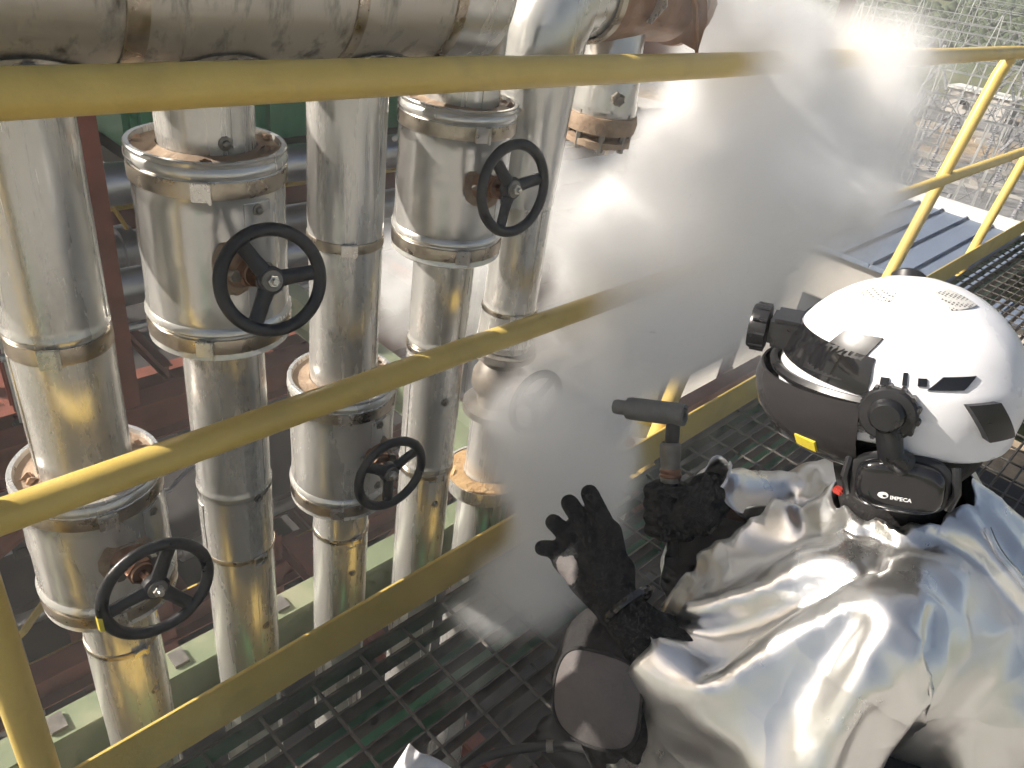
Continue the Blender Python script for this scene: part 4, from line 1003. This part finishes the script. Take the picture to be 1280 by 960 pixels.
# ear muff: arm, cushion, cup
ec = hp(-.028, .106, -.079); en = (LF * 1 + UP * .1 - F * .12).normalized(); ef = (F - en * F.dot(en)).normalized(); eu = en.cross(ef)
if eu.dot(UP) < 0: eu = -eu
mb = MB(); mb.tube([kcn + kn_ * .004, kcn.lerp(ec, .5) + LF * .022, ec + eu * .03 + en * .02], [.016, .014, .016], 10); mb.build('muff_arm', 'black_plastic', hm)
def rbox(c, sf, su, d0, d1, nm, mt, p=4., n=40, parent=None, steps=((0, .9), (.15, 1.), (.7, 1.), (.9, .93), (.98, .8), (1., .55))):
    rows = []
    for h_, s_ in steps:
        row = []
        for k in range(n):
            a = 2 * PI * k / n; ca_, sa_ = math.cos(a), math.sin(a); r = 1 / (abs(ca_) ** p + abs(sa_) ** p) ** (1 / p)
            row.append(c + ef * ca_ * r * sf * s_ + eu * sa_ * r * su * s_ + en * (d0 + (d1 - d0) * h_))
        rows.append(row)
    mb = MB(); mb.ring_loft(rows); return mb.build(nm, mt, parent or hm, ang=50)
rbox(ec, .051, .037, -.022, .008, 'muff_cushion', 'black_cloth', 3.)
cup = rbox(ec, .047, .032, .006, .030, 'muff_cup', 'gloss_black', 3.2)
rbox(ec, .055, .038, .002, .013, 'muff_frame', 'black_plastic', 3.)
for s in (-1, 1):
    mb = MB(); mb.tube([ec + ef * s * .055 + eu * .027 + en * .004, ec + ef * s * .059 + en * .014, ec + ef * s * .054 - eu * .025 + en * .006], .005, 8); mb.build('muff_bracket', 'black_plastic', hm)
mb = MB(); mb.box(ec + ef * .064 - eu * .028 + en * .0, (.012, .012, .008)); mb.build('red_tab', 'red', hm, bevel=.002)
# printed mark and lettering on the cup
def lettering(txt, size, origin, xd, yd, nd, nm, mt, parent, bold=.0):
    c = bpy.data.curves.new('t', 'FONT'); c.body = txt; c.size = size; c.align_x = 'LEFT'; c.offset = bold; c.resolution_u = 2
    o = bpy.data.objects.new('t', c); sc.collection.objects.link(o)
    me = bpy.data.meshes.new_from_object(o.evaluated_get(bpy.context.evaluated_depsgraph_get())); bpy.data.objects.remove(o)
    R_ = Matrix((xd, yd, nd)).transposed().to_4x4(); R_.translation = V(origin) - ORG.get(parent.name, V()); me.transform(R_)
    return link(nm, me, mt, parent)
xd = -ef; org_ = ec + en * .0306 + xd * -.008 - eu * .013
lettering('IMPECA', .0066, org_, xd, eu, en, 'lettering', 'mark', hm, .0002)
mb = MB(); cc = org_ - xd * .007 + eu * .0038
mb.add([cc + xd * .0052 * math.cos(a) * (1 if math.cos(a) > 0 else 1.25) + eu * .0042 * math.sin(a) + en * .0002 for a in [2 * PI * k / 16 for k in range(16)]] , [tuple(range(16))]); mb.build('emblem', 'mark', hm, smooth=False)
mb = MB(); mb.add([cc + xd * (.0012 + .0022 * math.cos(a)) + eu * (-.0008 + .0016 * math.sin(a)) + en * .0006 for a in [2 * PI * k / 12 for k in range(12)]], [tuple(range(12))]); mb.build('emblem', 'gloss_black', hm, smooth=False)
# dark visor wrapped round the front, hinged at the knobs
def band(prof_el, k_list, az0, az1, nm, mt, n=40, droop=0., parent=None, thick=.002, fwd=0.):
    vs = []; rows = []
    for i in range(n + 1):
        a = az0 + (az1 - az0) * i / n; c_ = math.cos(a)
        rows.append([sh(a, e + droop * c_, k) + F * fwd * max(0, c_) for e, k in zip(prof_el, k_list)] + [sh(a, e + droop * c_, k - thick / .13) + F * fwd * max(0, c_) for e, k in list(zip(prof_el, k_list))[::-1]])
    mb = MB(); mb.ring_loft(rows); return mb.build(nm, mt, parent or hm, ang=50)
band((-.60, -.42, -.2, .02, .14), (1.03, 1.11, 1.14, 1.13, 1.09), -1.45, 1.45, 'visor', 'visor', droop=-.04, thick=.003, fwd=.012)
band((.11, .15, .19), (1.085, 1.10, 1.07), -1.5, 1.5, 'visor_rail', 'black_plastic', droop=-.0, thick=.004)
band((-.64, -.61, -.58), (1.02, 1.04, 1.04), -1.4, 1.4, 'visor_edge', 'gloss_black', droop=-.04, thick=.004, fwd=.012)
A0 = 1.02; patch(A0 - .10, A0 + .10, -.40, -.30, 1.165, 'yellow_sticker', 'sticker', 6, .003)
# head lamp with strap over the front of the shell
band((.18, .36, .52), (1.02, 1.028, 1.02), -1.45, 1.45, 'lamp_strap', 'gloss_black', thick=.003, droop=.10)
A, E_ = azel(.058, .105, .050); patch(A - .22, A + .20, E_ - .10, E_ + .34, 1.02, 'strap_tab', 'black_plastic', 8, .004, skew=.25)
lc = sh(.10, .40, 1.13); lf = (F * .95 + UP * .12 + LF * .10).normalized(); lu = (UP - lf * UP.dot(lf)).normalized(); ll = lu.cross(lf)
qm = Matrix((lf, ll, lu)).transposed().to_quaternion()
mb = MB(); mb.box(lc - lf * .014, (.044, .058, .040), qm); mb.build('battery_box', 'black_plastic', hm, bevel=.005)
mb = MB(); mb.lathe([(.018, -.012), (.030, -.010), (.031, .008), (.029, .012), (.024, .012), (.021, .006), (1e-5, .006)], lc + lf * .022 - lu * .004, lf, 28)
for k in range(10):
    a = 2 * PI * k / 10; d = ll * math.cos(a) + lu * math.sin(a); mb.tube([lc + lf * .012 - lu * .004 + d * .030, lc + lf * .030 - lu * .004 + d * .030], .003, 6)
mb.build('head_lamp', 'black_plastic', hm)
mb = MB(); mb.tube([lc - lf * .03 + lu * .012, sh(0, 1.0, 1.03), sh(PI, 1.35, 1.03), sh(PI, .75, 1.03)], .004, 8)
mb = MB(); mb.lathe([(.020, -.006), (.021, .004), (.017, .008), (1e-5, .008)], hp(.01, -.075, .112), (UP - LF * .9).normalized(), 20); mb.build('lamp_clip', 'black_plastic', hm)

# ------------------------------------------------------------------ tool in the right glove
tl = thing('hand_tool', SA, 'grey T headed hand tool with threaded coupling held upright in the right glove', 'tool')
mb = MB(); mb.tube([SA - ax * .03, SA.lerp(SB, .95)], .0125, 16); mb.tube([SA.lerp(SB, .95), SA.lerp(SB, .95).lerp(px(842, 522, 1.225), 1.)], .0115, 16); mb.build('stem', 'rubber', tl)
mb = MB(); mb.lathe([(.012, -.012), (.0165, -.010), (.0165, 0), (.0135, .002), (.0135, .006), (.016, .008), (.0165, .030), (.0175, .034), (.0175, .052), (.014, .056)], SA.lerp(SB, .80), ax, 20)
mb.build('coupling', 'galv', tl)
mb = MB(); mb.lathe([(.0168, 0), (.0185, .002), (.0185, .005), (.0168, .007), (.0168, .009), (.018, .011), (.018, .013), (.0165, .015)], SA.lerp(SB, .78), ax, 20); mb.build('thread_ring', 'copper', tl)
HA, HB = px(768, 508, 1.28), px(856, 519, 1.215); hx = (HB - HA).normalized(); hl = (HB - HA).length
mb = MB(); mb.lathe([(1e-5, 0), (.011, 0), (.0125, .004), (.0125, hl * .18), (.0180, hl * .20), (.0190, hl * .24), (.0190, hl - .004), (.0180, hl), (.012, hl), (.011, hl - .006), (1e-5, hl - .006)], HA, hx, 24); mb.build('head_sleeve', 'toolgrey', tl)
# hose on the grating
hz = thing('hose', (.7, .5, .02), 'black rubber hose looping over the grating below the knee', 'hose')
pts = [px(*q) for q in ((560, 985, 1.32), (600, 950, 1.33), (650, 936, 1.33), (700, 933, 1.32), (750, 940, 1.31), (800, 955, 1.30), (850, 985, 1.28), (900, 1030, 1.26))]
sm_ = []
for i in range(len(pts) - 1):
    p0, p1, p2, p3 = pts[max(0, i - 1)], pts[i], pts[i + 1], pts[min(len(pts) - 1, i + 2)]
    for k in range(6):
        t_ = k / 6; sm_.append(.5 * ((2 * p1) + (p2 - p0) * t_ + (2 * p0 - 5 * p1 + 4 * p2 - p3) * t_ ** 2 + (3 * p1 - p0 - 3 * p2 + p3) * t_ ** 3))
for q in sm_: q.z = max(q.z, .012)
mb = MB(); mb.tube(sm_, .0085, 12); mb.build('hose_wall', 'rubber', hz)
mb = MB(); mb.tube(sm_[16:18], .0105, 12); mb.build('ferrule', 'galv', hz)
# white rag with print
rg_ = thing('rag', px(530, 960, 1.30), 'white folded rag with dark printed letters at the bottom edge of the walkway', 'rag')
nx, ny = 16, 12; ro = px(512, 929, 1.27); rx = (px(572, 965, 1.27) - ro); ry_ = (px(474, 985, 1.25) - ro) * 1.3
nn_ = rx.cross(ry_).normalized(); nn_ = nn_ if nn_.z > 0 else -nn_
mb = MB(); vs = []
for i in range(nx + 1):
    for j in range(ny + 1):
        u, v = i / nx, j / ny
        z = .016 * math.exp(-((u - .22) / .14) ** 2) + .006 * math.sin(u * 7 + v * 4) - .010 * max(0, u - .7)
        vs.append(ro + rx * u + ry_ * v + nn_ * z)
mb.add(vs, [(i * (ny + 1) + j, (i + 1) * (ny + 1) + j, (i + 1) * (ny + 1) + j + 1, i * (ny + 1) + j + 1) for i in range(nx) for j in range(ny)])
rc = mb.build('cloth', 'rag', rg_, ang=180); so = rc.modifiers.new('t', 'SOLIDIFY'); so.thickness = .003; so.offset = 0
e1 = -ry_.normalized(); e3 = (nn_ * .9 - rx.normalized() * .35); e3 = (e3 - e1 * e3.dot(e1)).normalized(); e2 = e3.cross(e1)
lettering('GAI', .020, ro + rx * .17 + ry_ * .80 + nn_ * .0195, e1, e2, e3, 'lettering', 'ink', rg_, .0004)

# ================================================================== STEAM
def steam():
    # puffs: centre, radius, weight   (plume rising from the fifth valve, drifting along the walkway)
    P = PUFFS
    lo = V((min(p[0][k] - p[1] for p in P) for k in range(3))); hi = V((max(p[0][k] + p[1] for p in P) for k in range(3)))
    lo -= V((.05,) * 3); hi += V((.05,) * 3)
    ng = bpy.data.node_groups.new('steam_field', 'GeometryNodeTree')
    ng.interface.new_socket('Geometry', in_out='INPUT', socket_type='NodeSocketGeometry')
    ng.interface.new_socket('Geometry', in_out='OUTPUT', socket_type='NodeSocketGeometry')
    N = ng.nodes.new; L = ng.links.new
    go = N('NodeGroupOutput'); pos = N('GeometryNodeInputPosition')
    def math_(op, a, b_=None, c=None, clamp=False):
        n = N('ShaderNodeMath'); n.operation = op; n.use_clamp = clamp
        for i, q in enumerate((a, b_, c)):
            if q is None: continue
            if isinstance(q, (int, float)): n.inputs[i].default_value = q
            else: L(q, n.inputs[i])
        return n.outputs[0]
    def noise_(scale, det, rough=.55, off=0.):
        n = N('ShaderNodeTexNoise'); n.noise_dimensions = '4D'; n.inputs['W'].default_value = off
        n.inputs['Scale'].default_value = scale; n.inputs['Detail'].default_value = det; n.inputs['Roughness'].default_value = rough
        L(pos.outputs[0], n.inputs['Vector']); return n
    # warp
    nw = noise_(2.6, 3.0, .55, 2.)
    vm = N('ShaderNodeVectorMath'); vm.operation = 'SUBTRACT'; L(nw.outputs['Color'], vm.inputs[0]); vm.inputs[1].default_value = (.5, .5, .5)
    vs_ = N('ShaderNodeVectorMath'); vs_.operation = 'SCALE'; L(vm.outputs[0], vs_.inputs[0]); vs_.inputs['Scale'].default_value = WARP
    va = N('ShaderNodeVectorMath'); va.operation = 'ADD'; L(pos.outputs[0], va.inputs[0]); L(vs_.outputs[0], va.inputs[1])
    acc = None
    for c, r, wt in P:
        d = N('ShaderNodeVectorMath'); d.operation = 'DISTANCE'; L(va.outputs[0], d.inputs[0]); d.inputs[1].default_value = c
        mr = N('ShaderNodeMapRange'); mr.interpolation_type = 'SMOOTHSTEP'
        L(d.outputs['Value'], mr.inputs[0]); mr.inputs[1].default_value = 0; mr.inputs[2].default_value = r; mr.inputs[3].default_value = wt; mr.inputs[4].default_value = 0
        acc = mr.outputs[0] if acc is None else math_('ADD', acc, mr.outputs[0])
    acc = math_('MINIMUM', acc, .8)
    n2 = noise_(4.4, 6.0, .60, 7.)
    er = math_('MULTIPLY_ADD', n2.outputs[0], NAMP, -.5 * NAMP - NTHR)
    body = math_('MULTIPLY', math_('ADD', acc, er), 2.0, clamp=True)
    body = math_('MULTIPLY', body, math_('MULTIPLY', acc, 2.2, clamp=True))
    body = math_('MULTIPLY_ADD', acc, .05, body)
    dens = math_('MULTIPLY', body, STEAM_D)
    vc = N('GeometryNodeVolumeCube'); L(dens, vc.inputs['Density'])
    vc.inputs['Min'].default_value = lo; vc.inputs['Max'].default_value = hi
    res = [max(16, int((hi[k] - lo[k]) / VOX)) for k in range(3)]
    for k, nm in enumerate(('Resolution X', 'Resolution Y', 'Resolution Z')): vc.inputs[nm].default_value = res[k]
    sm = N('GeometryNodeSetMaterial'); L(vc.outputs[0], sm.inputs['Geometry'])
    m = bpy.data.materials.new('steam_vapour'); m.use_nodes = True; t = m.node_tree; t.nodes.remove(t.nodes['Principled BSDF'])
    pv = t.nodes.new('ShaderNodeVolumePrincipled'); pv.inputs['Color'].default_value = (1, 1, 1, 1); pv.inputs['Density'].default_value = 1.0; pv.inputs['Anisotropy'].default_value = 0.
    t.links.new(pv.outputs[0], t.nodes['Material Output'].inputs['Volume'])
    sm.inputs['Material'].default_value = m
    L(sm.outputs[0], go.inputs[0])
    me = bpy.data.meshes.new('steam'); me.materials.append(m)
    o = bpy.data.objects.new('steam', me); sc.collection.objects.link(o)
    g = o.modifiers.new('field', 'NODES'); g.node_group = ng
    struct(o, 'stuff'); o['label'] = 'thick white steam cloud drifting from the leaking fifth pipe over the guardrail'; o['category'] = 'steam'
    return res

def veil():
    # even, very thin volume added to lift the dark tones like veiling glare
    bm = bmesh.new(); bmesh.ops.create_icosphere(bm, subdivisions=4, radius=1)
    for v in bm.verts: v.co = V((1.15 + v.co.x * 1.5, .80 + v.co.y * .72, .42 + v.co.z * 1.1)) + v.co * .12 * noise.noise(v.co * 2)
    me = bpy.data.meshes.new('glare_veil'); bm.to_mesh(me); bm.free()
    m = bpy.data.materials.new('thin_glare_volume'); m.use_nodes = True; t = m.node_tree; t.nodes.remove(t.nodes['Principled BSDF'])
    pv = t.nodes.new('ShaderNodeVolumePrincipled'); pv.inputs['Color'].default_value = (1, 1, 1, 1); pv.inputs['Density'].default_value = VEIL
    t.links.new(pv.outputs[0], t.nodes['Material Output'].inputs['Volume'])
    o = link('glare_veil', me, m); struct(o, 'stuff'); o['label'] = 'thin even veil added round the pipes and guardrail to lift the dark tones'; o['category'] = 'steam'
VOX, STEAM_D, WARP = .018, 12.5, .22
NAMP, NTHR, VEIL = 3.4, .16, .045
PUFFS = [
    ((1.191, 0.950, 0.216), 0.15, 1), ((1.173, 0.900, 0.507), 0.18, 1), ((1.141, 0.800, 0.190), 0.15, 0.9),
    ((0.969, 0.720, 0.099), 0.19, 0.7), ((0.924, 0.660, -0.05), 0.19, 0.5), ((1.316, 0.900, 0.693), 0.22, 1),
    ((1.500, 0.880, 0.860), 0.30, 1), ((1.745, 0.850, 0.974), 0.35, 1), ((2.073, 0.800, 1.042), 0.30, 0.9),
    ((1.637, 0.900, 1.176), 0.27, 0.9), ((1.739, 0.800, 0.708), 0.30, 0.8), ((2.172, 0.750, 0.742), 0.26, 0.5),
    ((1.455, 0.850, 0.465), 0.23, 0.7), ((1.274, 1.150, 0.269), 0.22, 0.5), ((1.288, 1.600, 0.385), 0.30, 0.6),
    ((1.512, 1.500, 0.430), 0.26, 0.8), ((1.271, 0.750, 0.260), 0.16, 0.6), ((1.905, 0.800, 0.0), 0.25, 0.15),
    ((0.796, 0.750, 0.0), 0.19, 0.25), ((1.447, 0.950, 1.270), 0.23, 0.6),
    ((1.03, .76, .45), .21, 1.6), ((1.40, .80, .62), .25, .8), ((1.62, .72, .92), .32, .9), ((1.95, .72, .90), .30, .8),
    ((1.20, .75, .10), .18, .7), ((1.10, .75, .50), .17, 1.3), ((1.10, .72, .36), .17, 1.2), ((1.08, .75, .27), .16, 1.1), ((1.0, .70, .36), .15, .8), ((1.02, .66, .10), .16, .7), ((1.22, .74, .60), .20, 1.0), ((1.55, .70, .60), .24, .8), ((1.35, 1.25, .75), .30, .5), ((1.05, .60, .20), .16, .35)]
steam()
veil()
